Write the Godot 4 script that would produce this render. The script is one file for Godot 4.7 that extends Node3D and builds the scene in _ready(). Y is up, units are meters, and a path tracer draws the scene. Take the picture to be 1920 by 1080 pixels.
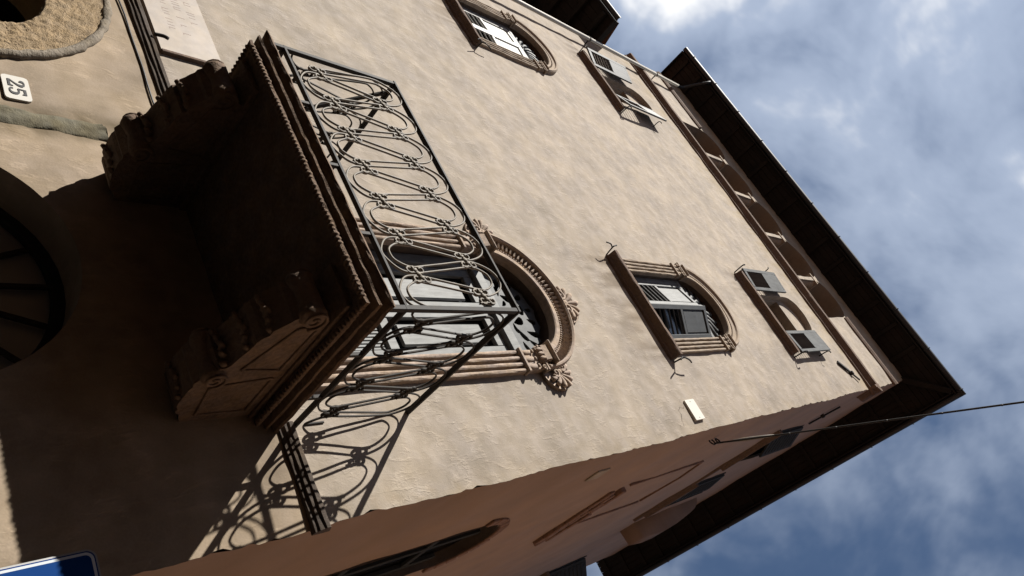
extends Node3D

# ---------------------------------------------------------------- camera, sun
const CAM := Vector3(1.10, 1.6, 3.6)
const RIGHT := Vector3(0.4395463, 0.6422382, 0.6279563)
const DOWN := Vector3(0.8003109, 0.0373805, -0.5984189)
const AHEAD := Vector3(-0.4078008, 0.7655931, -0.4975597)
const SUN_TRAVEL := Vector3(0.905, -1.03, -1.0)
const EXPOSURE := 2.15
const SUN_ENERGY := 1.6

var M := {}
var rng := RandomNumberGenerator.new()
var n_low := FastNoiseLite.new()
var n_mid := FastNoiseLite.new()
var n_edge := FastNoiseLite.new()
var used := {}


func _ready():
	rng.seed = 7
	n_low.seed = 11
	n_low.frequency = 0.9
	n_low.fractal_octaves = 3
	n_mid.seed = 23
	n_mid.frequency = 3.2
	n_mid.fractal_octaves = 2
	n_edge.seed = 31
	n_edge.frequency = 1.3
	n_edge.fractal_octaves = 4
	setup_view()
	make_materials()
	build_ground()
	build_house()
	build_balcony()
	build_neighbour()
	build_street_houses()
	build_small_things()


func setup_view():
	var cam := Camera3D.new()
	cam.name = "camera"
	cam.transform = Transform3D(Basis(RIGHT, -DOWN, -AHEAD).orthonormalized(), CAM)
	cam.fov = 42.8557
	cam.near = 0.05
	cam.far = 400.0
	add_child(cam)
	cam.current = true
	var sun := DirectionalLight3D.new()
	sun.name = "sun"
	sun.light_energy = SUN_ENERGY
	sun.light_color = Color(1.0, 0.98, 0.945)
	sun.light_angular_distance = 0.5
	sun.shadow_enabled = true
	add_child(sun)
	sun.look_at_from_position(Vector3.ZERO, SUN_TRAVEL, Vector3.UP)
	var env := Environment.new()
	env.background_mode = Environment.BG_SKY
	env.tonemap_mode = Environment.TONE_MAPPER_LINEAR
	env.tonemap_exposure = EXPOSURE
	env.sdfgi_enabled = true
	env.ssao_enabled = true
	env.ssil_enabled = true
	var sky := Sky.new()
	var pan := PanoramaSkyMaterial.new()
	pan.panorama = ImageTexture.create_from_image(make_sky())
	sky.sky_material = pan
	env.sky = sky
	var we := WorldEnvironment.new()
	we.name = "world_environment"
	we.environment = env
	add_child(we)


func pix_dir(px: float, py: float) -> Vector3:
	# a view direction, used for laying out where the day's clouds stood in the sky
	return (RIGHT * ((px - 960.0) / 1375.95) + DOWN * ((py - 540.0) / 1375.95) + AHEAD).normalized()


func make_sky() -> Image:
	var w := 2048
	var h := 1024
	var fb := FastNoiseLite.new()
	fb.seed = 5
	fb.frequency = 1.0
	fb.fractal_octaves = 7
	fb.fractal_gain = 0.56
	var wn := FastNoiseLite.new()
	wn.seed = 17
	wn.frequency = 1.1
	wn.fractal_octaves = 4
	var veil := FastNoiseLite.new()
	veil.seed = 41
	veil.frequency = 0.5
	veil.fractal_octaves = 3
	# the cloud banks of that day: direction, spread, weight
	var banks := []
	for b in [[1240, -15, 0.065, 1.0], [1330, 0, 0.035, 0.35], [1205, 120, 0.05, -0.42], [1330, 120, 0.05, -0.18], [1470, 230, 0.13, -0.05], [1640, 110, 0.14, 0.05], [1880, 40, 0.20, 0.55], [1612, 265, 0.06, -0.30], [1860, 300, 0.12, 0.06], [1650, 430, 0.09, 0.12], [1560, 120, 0.06, -0.12], [1540, 360, 0.05, -0.15], [1680, 560, 0.09, -0.28], [1850, 560, 0.09, 0.10], [1880, 720, 0.12, -0.12], [1700, 850, 0.12, -0.10], [1500, 980, 0.12, -0.30], [1850, 1000, 0.14, -0.02], [1600, 1050, 0.07, -0.25], [1300, 1060, 0.08, -0.16]]:
		banks.append([pix_dir(b[0], b[1]), 1.0 / (b[2] * b[2]), b[3]])
	var to_sun := -SUN_TRAVEL.normalized()
	var data := PackedFloat32Array()
	data.resize(w * h * 3)
	var at := 0
	for j in h:
		var th := (j + 0.5) / h * PI
		var y := cos(th)
		var s := sin(th)
		for i in w:
			if y < -0.02:
				data[at] = 0.06
				data[at + 1] = 0.06
				data[at + 2] = 0.06
				at += 3
				continue
			var ph := (i + 0.5) / w * TAU
			var d := Vector3(s * sin(ph), y, -s * cos(ph))
			var up := maxf(y, 0.0)
			var plane := Vector2(d.x, d.z) / (up + 0.25) * 1.3
			var wx := wn.get_noise_2d(plane.x, plane.y)
			var wy := wn.get_noise_2d(plane.x + 40.0, plane.y - 20.0)
			var n := fb.get_noise_2d((plane.x + wx * 0.13) * 2.6, (plane.y + wy * 0.13) * 2.6)
			var v := veil.get_noise_2d(plane.x + 9.0, plane.y)
			var n2 := fb.get_noise_2d((plane.x + wx * 0.06) * 8.0 + 70.0, (plane.y + wy * 0.06) * 8.0)
			var dens := 0.46 + n * 0.80 + v * 0.25
			dens += n2 * 0.34 * smoothstep(-0.1, 0.5, dens)
			for b in banks:
				var c: float = (1.0 - d.dot(b[0])) * 2.0 * b[1]
				if c < 12.0:
					dens += b[2] * exp(-c * 0.5)
			var near_sun := clampf(d.dot(to_sun) * 0.5 + 0.5, 0.0, 1.0)
			var blue := Vector3(0.030, 0.052, 0.100).lerp(Vector3(0.10, 0.12, 0.15), pow(1.0 - up, 3.0))
			blue *= 0.85 + 0.55 * pow(near_sun, 2.0)
			var thick := Vector3(0.150, 0.178, 0.232)
			thick *= 0.72 + 0.80 * pow(near_sun, 2.0)
			var col := blue.lerp(thick, smoothstep(-0.15, 1.05, dens))
			# the best lit, densest cloud is white
			col = col.lerp(Vector3(0.52, 0.52, 0.52), smoothstep(0.92, 1.60, dens))
			data[at] = col.x
			data[at + 1] = col.y
			data[at + 2] = col.z
			at += 3
	return Image.create_from_data(w, h, false, Image.FORMAT_RGBF, data.to_byte_array())


# ---------------------------------------------------------------- naming
func numbered(called: String) -> String:
	if not used.has(called):
		used[called] = 0
		return called
	used[called] += 1
	return "%s_%03d" % [called, used[called]]


func thing(called: String, label: String, category: String, at := Vector3.ZERO) -> Node3D:
	var o := Node3D.new()
	o.name = numbered(called)
	add_child(o)
	o.position = at
	o.set_meta("label", label)
	o.set_meta("category", category)
	return o


func child_node(called: String, parent: Node3D, label := "") -> Node3D:
	var o := Node3D.new()
	o.name = called
	parent.add_child(o, true)
	if label:
		o.set_meta("label", label)
	return o


func put(st: SurfaceTool, called: String, mat: Material, parent: Node, label := "") -> MeshInstance3D:
	st.generate_normals()
	var o := MeshInstance3D.new()
	o.mesh = st.commit()
	o.mesh.surface_set_material(0, mat)
	o.cast_shadow = GeometryInstance3D.SHADOW_CASTING_SETTING_ON
	var base := called
	var k := 1
	while parent.has_node(NodePath(called)):
		called = "%s_%03d" % [base, k]
		k += 1
	o.name = called
	parent.add_child(o)
	if label:
		o.set_meta("label", label)
	return o


func same(src: MeshInstance3D, called: String, parent: Node, xf: Transform3D) -> MeshInstance3D:
	var o := MeshInstance3D.new()
	o.mesh = src.mesh
	var base := called
	var k := 1
	while parent.has_node(NodePath(called)):
		called = "%s_%03d" % [base, k]
		k += 1
	o.name = called
	parent.add_child(o)
	o.transform = xf
	return o


# ---------------------------------------------------------------- mesh helpers
func mb(smooth := false) -> SurfaceTool:
	var st := SurfaceTool.new()
	st.begin(Mesh.PRIMITIVE_TRIANGLES)
	st.set_smooth_group(0 if smooth else -1)
	return st


func tri(st: SurfaceTool, a: Vector3, b: Vector3, c: Vector3):
	st.add_vertex(a)
	st.add_vertex(b)
	st.add_vertex(c)


func quad(st: SurfaceTool, a: Vector3, b: Vector3, c: Vector3, d: Vector3):
	tri(st, a, b, c)
	tri(st, a, c, d)


func obox(st: SurfaceTool, xf: Transform3D, lo: Vector3, hi: Vector3, ch := 0.0):
	# a box with its edges taken off
	var c := (lo + hi) * 0.5
	var e := (hi - lo) * 0.5
	ch = minf(ch, minf(e.x, minf(e.y, e.z)) * 0.9)
	var P := func(s: Vector3, axis: int) -> Vector3:
		var v := Vector3(e.x * s.x, e.y * s.y, e.z * s.z)
		for k in 3:
			if k != axis:
				v[k] -= s[k] * ch
		return xf * (c + v)
	for axis in 3:
		var u := (axis + 1) % 3
		var w := (axis + 2) % 3
		for sg in [1.0, -1.0]:
			var q := []
			for m in [[-1, -1], [-1, 1], [1, 1], [1, -1]]:
				var s := Vector3.ZERO
				s[axis] = sg
				s[u] = m[0]
				s[w] = m[1]
				q.append(P.call(s, axis))
			if sg > 0:
				quad(st, q[0], q[1], q[2], q[3])
			else:
				quad(st, q[3], q[2], q[1], q[0])
	if ch <= 0.0:
		return
	for axis in 3:
		var u := (axis + 1) % 3
		var w := (axis + 2) % 3
		for a in [-1.0, 1.0]:
			for b in [-1.0, 1.0]:
				var s0 := Vector3.ZERO
				s0[axis] = -1
				s0[u] = a
				s0[w] = b
				var s1 := s0
				s1[axis] = 1
				var q := [P.call(s0, u), P.call(s0, w), P.call(s1, w), P.call(s1, u)]
				if a * b > 0:
					quad(st, q[3], q[2], q[1], q[0])
				else:
					quad(st, q[0], q[1], q[2], q[3])
	for sx in [-1.0, 1.0]:
		for sy in [-1.0, 1.0]:
			for sz in [-1.0, 1.0]:
				var s := Vector3(sx, sy, sz)
				if sx * sy * sz > 0:
					tri(st, P.call(s, 0), P.call(s, 2), P.call(s, 1))
				else:
					tri(st, P.call(s, 0), P.call(s, 1), P.call(s, 2))


func box(st: SurfaceTool, lo: Vector3, hi: Vector3, ch := 0.0):
	obox(st, Transform3D.IDENTITY, lo, hi, ch)


func bar(st: SurfaceTool, a: Vector3, b: Vector3, across: Vector3, wa: float, wb: float, ch := 0.0):
	# a rectangular bar from a to b, wa wide along «across», wb the other way
	var y := (b - a).normalized()
	var x := (across - y * across.dot(y)).normalized()
	var z := x.cross(y)
	var l := a.distance_to(b)
	obox(st, Transform3D(Basis(x, y, z), a), Vector3(-wa / 2, 0, -wb / 2), Vector3(wa / 2, l, wb / 2), ch)


func tube(st: SurfaceTool, pts: PackedVector3Array, r, n := 6, caps := true):
	# a round bar along a path; r is a number or an array of radii
	var count := pts.size()
	var rings := []
	var side := Vector3.ZERO
	for i in count:
		var t := (pts[mini(i + 1, count - 1)] - pts[maxi(i - 1, 0)]).normalized()
		if i == 0:
			side = t.cross(Vector3(0.31, 0.17, 0.93)).normalized()
		else:
			side = (side - t * side.dot(t)).normalized()
		var other := t.cross(side)
		var rr: float = r[i] if r is Array or r is PackedFloat32Array else r
		var ring := PackedVector3Array()
		for k in n:
			var a := TAU * k / n
			ring.append(pts[i] + (side * cos(a) + other * sin(a)) * rr)
		rings.append(ring)
	for i in count - 1:
		for k in n:
			var k2 := (k + 1) % n
			quad(st, rings[i][k], rings[i + 1][k], rings[i + 1][k2], rings[i][k2])
	if caps:
		for k in range(1, n - 1):
			tri(st, rings[0][0], rings[0][k], rings[0][k + 1])
			tri(st, rings[count - 1][0], rings[count - 1][k + 1], rings[count - 1][k])


func sweep(st: SurfaceTool, prof: Array, p0: Vector3, p1: Vector3, u: Vector3, v: Vector3, caps := true, steps := 1, wobble := 0.0):
	# an open or closed profile (x along u, y along v) drawn from p0 to p1
	var m := prof.size()
	var rows := []
	for s in steps + 1:
		var p := p0.lerp(p1, float(s) / steps)
		var row := []
		for k in m:
			var q: Vector3 = p + u * prof[k].x + v * prof[k].y
			if wobble > 0.0:
				q += (u * n_mid.get_noise_3d(q.x * 1.7, q.y * 1.7, q.z * 1.7 + k) + v * n_mid.get_noise_3d(q.x * 1.7 + 30, q.y * 1.7, q.z * 1.7 + k * 3)) * wobble
			row.append(q)
		rows.append(row)
	for s in steps:
		for k in m - 1:
			quad(st, rows[s][k], rows[s + 1][k], rows[s + 1][k + 1], rows[s][k + 1])
	if caps:
		var poly := PackedVector2Array()
		for k in m:
			poly.append(prof[k])
		var t := Geometry2D.triangulate_polygon(poly)
		for e in [0, steps]:
			for i in range(0, t.size(), 3):
				tri(st, rows[e][t[i]], rows[e][t[i + 1]], rows[e][t[i + 2]])


func arc_sweep(st: SurfaceTool, c: Vector3, prof: Array, a0: float, a1: float, n: int, squash := 1.0, caps := true):
	# a profile (x = radius, y = out of the wall) turned round c in the wall's plane
	var rows := []
	for s in n + 1:
		var a := lerpf(a0, a1, float(s) / n)
		var row := []
		for k in prof.size():
			row.append(c + Vector3(cos(a) * prof[k].x, sin(a) * prof[k].x * squash, prof[k].y))
		rows.append(row)
	for s in n:
		for k in prof.size() - 1:
			quad(st, rows[s][k], rows[s][k + 1], rows[s + 1][k + 1], rows[s + 1][k])
	if caps:
		var poly := PackedVector2Array()
		for k in prof.size():
			poly.append(prof[k])
		var t := Geometry2D.triangulate_polygon(poly)
		for e in [0, n]:
			for i in range(0, t.size(), 3):
				tri(st, rows[e][t[i]], rows[e][t[i + 1]], rows[e][t[i + 2]])


func extrude(st: SurfaceTool, poly: PackedVector2Array, xf: Transform3D, z0: float, z1: float):
	var t := Geometry2D.triangulate_polygon(poly)
	for i in range(0, t.size(), 3):
		for z in [z0, z1]:
			tri(st, xf * Vector3(poly[t[i]].x, poly[t[i]].y, z), xf * Vector3(poly[t[i + 1]].x, poly[t[i + 1]].y, z), xf * Vector3(poly[t[i + 2]].x, poly[t[i + 2]].y, z))
	for i in poly.size():
		var a := poly[i]
		var b := poly[(i + 1) % poly.size()]
		quad(st, xf * Vector3(a.x, a.y, z0), xf * Vector3(b.x, b.y, z0), xf * Vector3(b.x, b.y, z1), xf * Vector3(a.x, a.y, z1))


func ball(st: SurfaceTool, c: Vector3, r: Vector3, basis := Basis.IDENTITY, nu := 7, nv := 5):
	for i in nu:
		for j in nv:
			var p := []
			for m in [[0, 0], [1, 0], [1, 1], [0, 1]]:
				var a: float = TAU * (i + m[0]) / nu
				var b: float = PI * (j + m[1]) / nv
				p.append(c + basis * Vector3(r.x * sin(b) * cos(a), r.y * cos(b), r.z * sin(b) * sin(a)))
			if j > 0:
				tri(st, p[0], p[2], p[1])
			if j < nv - 1:
				tri(st, p[0], p[3], p[2])


func ribbon(st: SurfaceTool, pts: PackedVector3Array, normal: Vector3, thick: float, deep: float):
	# a flat iron bar bent in the plane across «normal»
	var count := pts.size()
	var rings := []
	for i in count:
		var t := (pts[mini(i + 1, count - 1)] - pts[maxi(i - 1, 0)]).normalized()
		var side := t.cross(normal).normalized() * thick * 0.5
		var out := normal * deep * 0.5
		rings.append([pts[i] - side - out * 0.5, pts[i] - side * 0.5 - out, pts[i] + side * 0.5 - out, pts[i] + side - out * 0.5, pts[i] + side + out * 0.5, pts[i] + side * 0.5 + out, pts[i] - side * 0.5 + out, pts[i] - side + out * 0.5])
	for i in count - 1:
		for k in 8:
			var k2 := (k + 1) % 8
			quad(st, rings[i][k], rings[i + 1][k], rings[i + 1][k2], rings[i][k2])


func spline(ctrl: Array, per := 6) -> PackedVector3Array:
	var out := PackedVector3Array()
	for i in ctrl.size() - 1:
		var p0: Vector3 = ctrl[maxi(i - 1, 0)]
		var p1: Vector3 = ctrl[i]
		var p2: Vector3 = ctrl[i + 1]
		var p3: Vector3 = ctrl[mini(i + 2, ctrl.size() - 1)]
		for k in per:
			out.append(p1.cubic_interpolate(p2, p0, p3, float(k) / per))
	out.append(ctrl[-1])
	return out


# ---------------------------------------------------------------- materials
func seamless(size: int, seed_: int, freq: float, octaves: int, stretch := 1, warp := 0.0) -> PackedByteArray:
	var n := FastNoiseLite.new()
	n.seed = seed_
	n.frequency = freq
	n.fractal_octaves = octaves
	if warp > 0.0:
		n.domain_warp_enabled = true
		n.domain_warp_amplitude = warp
		n.domain_warp_frequency = freq * 0.7
	var im := n.get_seamless_image(size, size / stretch)
	im.convert(Image.FORMAT_L8)
	if stretch > 1:
		im.resize(size, size, Image.INTERPOLATE_CUBIC)
	return im.get_data()


func surface_maps(size: int, seed_: int, base: Color, low_amp: float, mid_amp: float, fine_amp: float, hue_amp: float, mid_freq := 0.02, stretch := 1, speck := 0.0) -> Array:
	var a := seamless(size, seed_, 0.005, 4, 1, 30.0)
	var b := seamless(size, seed_ + 1, mid_freq, 4, stretch, 22.0)
	var c := seamless(size, seed_ + 2, 0.17, 3)
	var hue := seamless(size, seed_ + 3, 0.008, 3, 1, 20.0)
	var rgb := PackedByteArray()
	rgb.resize(size * size * 3)
	var hgt := PackedByteArray()
	hgt.resize(size * size)
	for i in size * size:
		var la := (a[i] / 255.0 - 0.5) * 2.0
		var lb := (b[i] / 255.0 - 0.5) * 2.0
		var lc := (c[i] / 255.0 - 0.5) * 2.0
		var lh := (hue[i] / 255.0 - 0.5) * 2.0
		var k := 1.0 + la * low_amp + lb * mid_amp + lc * fine_amp
		if speck > 0.0 and lc > 0.62:
			k *= 1.0 - speck
		k = clampf(k, 0.15, 1.8)
		var col := Color(base.r * k * (1.0 + lh * hue_amp * 0.4), base.g * k, base.b * k * (1.0 - lh * hue_amp)).linear_to_srgb()
		rgb[i * 3] = clampi(int(col.r * 255.0), 0, 255)
		rgb[i * 3 + 1] = clampi(int(col.g * 255.0), 0, 255)
		rgb[i * 3 + 2] = clampi(int(col.b * 255.0), 0, 255)
		hgt[i] = clampi(int(127.0 + lb * 75.0 + lc * 40.0), 0, 255)
	var alb := Image.create_from_data(size, size, false, Image.FORMAT_RGB8, rgb)
	var hm := Image.create_from_data(size, size, false, Image.FORMAT_L8, hgt)
	return [ImageTexture.create_from_image(alb), ImageTexture.create_from_image(hm)]


func plaster_maps(size: int, seed_: int, base: Color, strength: float) -> Array:
	# hand-trowelled plaster: broad cloudy tones, and trowel strokes that come in patches
	var a := seamless(size, seed_, 0.0035, 5, 1, 60.0)
	var b := seamless(size, seed_ + 1, 0.013, 5, 1, 45.0)
	var st := seamless(size, seed_ + 2, 0.020, 3, 3, 40.0)
	var st2 := seamless(size, seed_ + 5, 0.045, 2, 2, 18.0)
	var patch := seamless(size, seed_ + 3, 0.009, 3, 1, 30.0)
	var fine := seamless(size, seed_ + 4, 0.20, 3)
	var rgb := PackedByteArray()
	rgb.resize(size * size * 3)
	var hgt := PackedByteArray()
	hgt.resize(size * size)
	for i in size * size:
		var la := (a[i] / 255.0 - 0.5) * 2.0
		var lb := (b[i] / 255.0 - 0.5) * 2.0
		var lf := (fine[i] / 255.0 - 0.5) * 2.0
		var ridge := 1.0 - absf(st[i] / 255.0 - 0.5) * 2.0
		ridge = pow(ridge, 7.0)
		var ridge2 := pow(1.0 - absf(st2[i] / 255.0 - 0.5) * 2.0, 6.0)
		var mask := smoothstep(0.42, 0.68, patch[i] / 255.0)
		var stroke := ridge * (0.25 + 0.75 * mask) + ridge2 * 0.45 * mask
		var k := 1.0 + strength * (la * 0.16 + lb * 0.12 + lf * 0.06 + (stroke - 0.25) * 0.13)
		k = clampf(k, 0.3, 1.7)
		var warm := la * 0.05 - lb * 0.06
		var col := Color(base.r * k, base.g * k * (1.0 - warm * 0.25), base.b * k * (1.0 - warm)).linear_to_srgb()
		rgb[i * 3] = clampi(int(col.r * 255.0), 0, 255)
		rgb[i * 3 + 1] = clampi(int(col.g * 255.0), 0, 255)
		rgb[i * 3 + 2] = clampi(int(col.b * 255.0), 0, 255)
		hgt[i] = clampi(int(95.0 + lb * 42.0 + stroke * 95.0 + lf * 16.0), 0, 255)
	return [ImageTexture.create_from_image(Image.create_from_data(size, size, false, Image.FORMAT_RGB8, rgb)), ImageTexture.create_from_image(Image.create_from_data(size, size, false, Image.FORMAT_L8, hgt))]


func material(maps: Array, metres: float, relief_cm: float, rough: float, vertex := false, metal := 0.0) -> StandardMaterial3D:
	var m := StandardMaterial3D.new()
	m.albedo_texture = maps[0]
	m.uv1_triplanar = true
	m.uv1_world_triplanar = true
	m.uv1_scale = Vector3.ONE / metres
	m.roughness = rough
	m.metallic = metal
	m.metallic_specular = 0.35
	m.vertex_color_use_as_albedo = vertex
	if relief_cm > 0.0:
		m.heightmap_enabled = true
		m.heightmap_texture = maps[1]
		m.heightmap_scale = relief_cm
	return m


func plain(c: Color, rough: float, metal := 0.0) -> StandardMaterial3D:
	var m := StandardMaterial3D.new()
	m.albedo_color = c.linear_to_srgb()
	m.roughness = rough
	m.metallic = metal
	return m


func make_materials():
	var pl := plaster_maps(1024, 100, Color(0.243, 0.206, 0.167), 1.05)
	M.plaster = material(pl, 2.9, 0.7, 0.92, true)
	var pw := plaster_maps(1024, 140, Color(0.216, 0.170, 0.124), 1.3)
	M.plaster_low = material(pw, 3.3, 0.5, 0.92, true)
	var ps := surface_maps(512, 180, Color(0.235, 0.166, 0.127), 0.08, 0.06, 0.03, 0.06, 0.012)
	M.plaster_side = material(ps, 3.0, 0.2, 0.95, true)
	var tc := surface_maps(512, 220, Color(0.268, 0.208, 0.163), 0.18, 0.26, 0.18, 0.12, 0.03, 1, 0.35)
	M.terracotta = material(tc, 0.9, 0.4, 0.9)
	var st := surface_maps(512, 260, Color(0.235, 0.187, 0.142), 0.14, 0.16, 0.12, 0.08, 0.03, 1, 0.3)
	M.stone = material(st, 0.9, 0.35, 0.9)
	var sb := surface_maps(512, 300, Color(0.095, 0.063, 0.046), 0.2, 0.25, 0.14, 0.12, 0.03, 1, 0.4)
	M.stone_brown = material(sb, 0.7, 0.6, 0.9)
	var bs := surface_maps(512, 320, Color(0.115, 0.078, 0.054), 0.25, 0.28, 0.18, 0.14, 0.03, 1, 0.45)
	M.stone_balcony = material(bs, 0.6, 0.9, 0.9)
	var rs := surface_maps(512, 340, Color(0.225, 0.165, 0.100), 0.2, 0.25, 0.22, 0.10, 0.05, 1, 0.5)
	M.stone_rough = material(rs, 0.45, 1.6, 0.95)
	M.stone_rim = material(surface_maps(256, 350, Color(0.16, 0.135, 0.105), 0.2, 0.3, 0.22, 0.08, 0.04, 1, 0.5), 0.4, 1.2, 0.95)
	var gl := surface_maps(512, 370, Color(0.30, 0.30, 0.285), 0.08, 0.2, 0.1, 0.03, 0.02, 8, 0.3)
	var gw := surface_maps(512, 380, Color(0.115, 0.117, 0.114), 0.14, 0.34, 0.18, 0.03, 0.02, 8, 0.35)
	M.wood_grey = material(gw, 0.5, 0.12, 0.6)
	M.wood_light = material(gl, 0.5, 0.12, 0.6)  # paler wood for the closed pair of shutters
	M.wood_small = material(surface_maps(256, 384, Color(0.056, 0.058, 0.058), 0.14, 0.3, 0.15, 0.03, 0.02, 4, 0.35), 0.5, 0.12, 0.65)
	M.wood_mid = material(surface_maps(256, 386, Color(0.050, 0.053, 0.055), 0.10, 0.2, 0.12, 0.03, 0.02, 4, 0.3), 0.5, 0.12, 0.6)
	var gd := surface_maps(256, 390, Color(0.028, 0.030, 0.032), 0.10, 0.15, 0.1, 0.04, 0.03, 4)
	M.wood_dark = material(gd, 0.5, 0.1, 0.6)
	M.wood_dark.metallic_specular = 0.15
	M.wood_dark.roughness = 0.85
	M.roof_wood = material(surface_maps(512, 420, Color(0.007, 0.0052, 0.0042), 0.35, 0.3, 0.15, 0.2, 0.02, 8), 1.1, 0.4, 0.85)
	M.beam = material(surface_maps(256, 470, Color(0.058, 0.042, 0.030), 0.25, 0.3, 0.15, 0.15, 0.03), 0.6, 0.5, 0.85)
	M.chimney = material(surface_maps(256, 485, Color(0.150, 0.102, 0.078), 0.15, 0.1, 0.06, 0.08, 0.03), 1.2, 0.3, 0.95)
	M.loggia = material(surface_maps(256, 487, Color(0.185, 0.148, 0.118), 0.12, 0.1, 0.06, 0.06, 0.03), 1.5, 0.3, 0.95)
	M.reveal = material(surface_maps(256, 480, Color(0.075, 0.056, 0.044), 0.2, 0.2, 0.1, 0.1, 0.03), 0.9, 0.3, 0.95)
	M.gutter = plain(Color(0.010, 0.010, 0.012), 0.55, 0.3)
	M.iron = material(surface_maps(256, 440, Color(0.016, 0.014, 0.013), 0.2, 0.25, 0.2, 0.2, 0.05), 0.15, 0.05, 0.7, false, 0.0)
	M.iron_light = material(surface_maps(256, 445, Color(0.150, 0.132, 0.110), 0.2, 0.25, 0.2, 0.15, 0.05), 0.15, 0.05, 0.6, false, 0.0)  # pale copy of the iron: sunlight on the front bars put into the colour
	M.iron_shaded = material(surface_maps(256, 447, Color(0.034, 0.030, 0.026), 0.2, 0.25, 0.2, 0.15, 0.05), 0.15, 0.05, 0.65)  # darker copy of the same iron, shade of the side panels painted in
	M.iron_shaded.metallic_specular = 0.25
	M.marble = material(surface_maps(512, 460, Color(0.248, 0.210, 0.176), 0.09, 0.12, 0.03, 0.05, 0.012), 0.9, 0.05, 0.55)
	M.enamel = plain(Color(0.45, 0.435, 0.40), 0.3)
	M.black_paint = plain(Color(0.02, 0.02, 0.022), 0.4)
	M.blue_paint = plain(Color(0.003, 0.030, 0.130), 0.65)
	M.blue_paint.metallic_specular = 0.15
	M.white_paint = plain(Color(0.40, 0.43, 0.46), 0.4)
	M.zinc = plain(Color(0.22, 0.22, 0.22), 0.5, 0.5)
	M.white_plate = plain(Color(0.44, 0.42, 0.37), 0.5)
	M.pipe = plain(Color(0.30, 0.28, 0.245), 0.45, 0.1)
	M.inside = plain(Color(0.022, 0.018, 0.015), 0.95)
	M.brick = material(surface_maps(256, 500, Color(0.150, 0.088, 0.064), 0.2, 0.2, 0.15, 0.12, 0.03), 0.5, 0.4, 0.95)
	M.crack = plain(Color(0.075, 0.055, 0.042), 0.95)
	M.letter = plain(Color(0.200, 0.147, 0.122), 0.8)
	M.paving = material(surface_maps(512, 520, Color(0.085, 0.076, 0.066), 0.15, 0.15, 0.1, 0.05, 0.02), 2.0, 0.5, 0.9)
	M.ochre = material(surface_maps(256, 540, Color(0.20, 0.13, 0.075), 0.1, 0.1, 0.05, 0.08), 3.0, 0.4, 0.95)
	M.ochre_bounce = material(surface_maps(256, 545, Color(0.42, 0.285, 0.19), 0.1, 0.1, 0.05, 0.08), 3.0, 0.4, 0.95)  # albedo raised so this unseen wall bounces warm light onto the side wall
	M.roof_tile = material(surface_maps(256, 550, Color(0.22, 0.10, 0.06), 0.2, 0.2, 0.1, 0.1), 1.0, 0.5, 0.9)
	var g := StandardMaterial3D.new()
	g.albedo_color = Color(0.02, 0.022, 0.024)
	g.roughness = 0.12
	g.metallic_specular = 0.5
	M.glass = g
	var gs := StandardMaterial3D.new()
	gs.albedo_color = Color(0.015, 0.016, 0.017)
	gs.roughness = 0.35
	gs.metallic_specular = 0.2
	M.glass_dull = gs
	M.fan_glass = plain(Color(0.20, 0.20, 0.21), 0.3)


# ---------------------------------------------------------------- the walls' shape
func corner_x(y: float) -> float:
	# nearly straight, with small chips knocked out of the plaster
	var chip := maxf(0.0, n_edge.get_noise_2d(y * 4.0, 9.0) - 0.12)
	return n_edge.get_noise_2d(y * 0.35, 3.0) * 0.030 - chip * 0.05 + n_edge.get_noise_2d(y * 11.0, 5.0) * 0.006


func front_z(x: float, y: float) -> float:
	return n_low.get_noise_2d(x, y) * 0.012 + n_mid.get_noise_2d(x, y) * 0.0028


func front_point(x: float, y: float) -> Vector3:
	var k := smoothstep(-0.35, 0.0, x)
	return Vector3(x + corner_x(y) * k, y, front_z(x, y) * (1.0 - 0.4 * k) - 0.012 * k * k)


func side_point(y: float, z: float) -> Vector3:
	var k := smoothstep(-0.35, 0.0, z)
	var c := front_point(0.0, y)
	return Vector3(corner_x(y) * k + (n_low.get_noise_2d(z + 50.0, y) * 0.016) * (1.0 - k), y, z + c.z * k)


func arch_sd(o: Dictionary, x: float, y: float) -> float:
	# how far (x, y) lies outside an arched opening
	var dx := absf(x - o.cx)
	if y <= o.spring:
		return maxf(dx - o.hw, o.y0 - y)
	var ry: float = o.get("rise", o.hw)
	return (Vector2(dx / o.hw, (y - o.spring) / ry).length() - 1.0) * minf(o.hw, ry)


func outline(o: Dictionary, n := 20) -> PackedVector2Array:
	var out := PackedVector2Array()
	out.append(Vector2(o.cx - o.hw, o.y0))
	var ry: float = o.get("rise", o.hw)
	for i in n + 1:
		var a := PI - PI * i / n
		out.append(Vector2(o.cx + cos(a) * o.hw, o.spring + sin(a) * ry))
	out.append(Vector2(o.cx + o.hw, o.y0))
	return out


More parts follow.
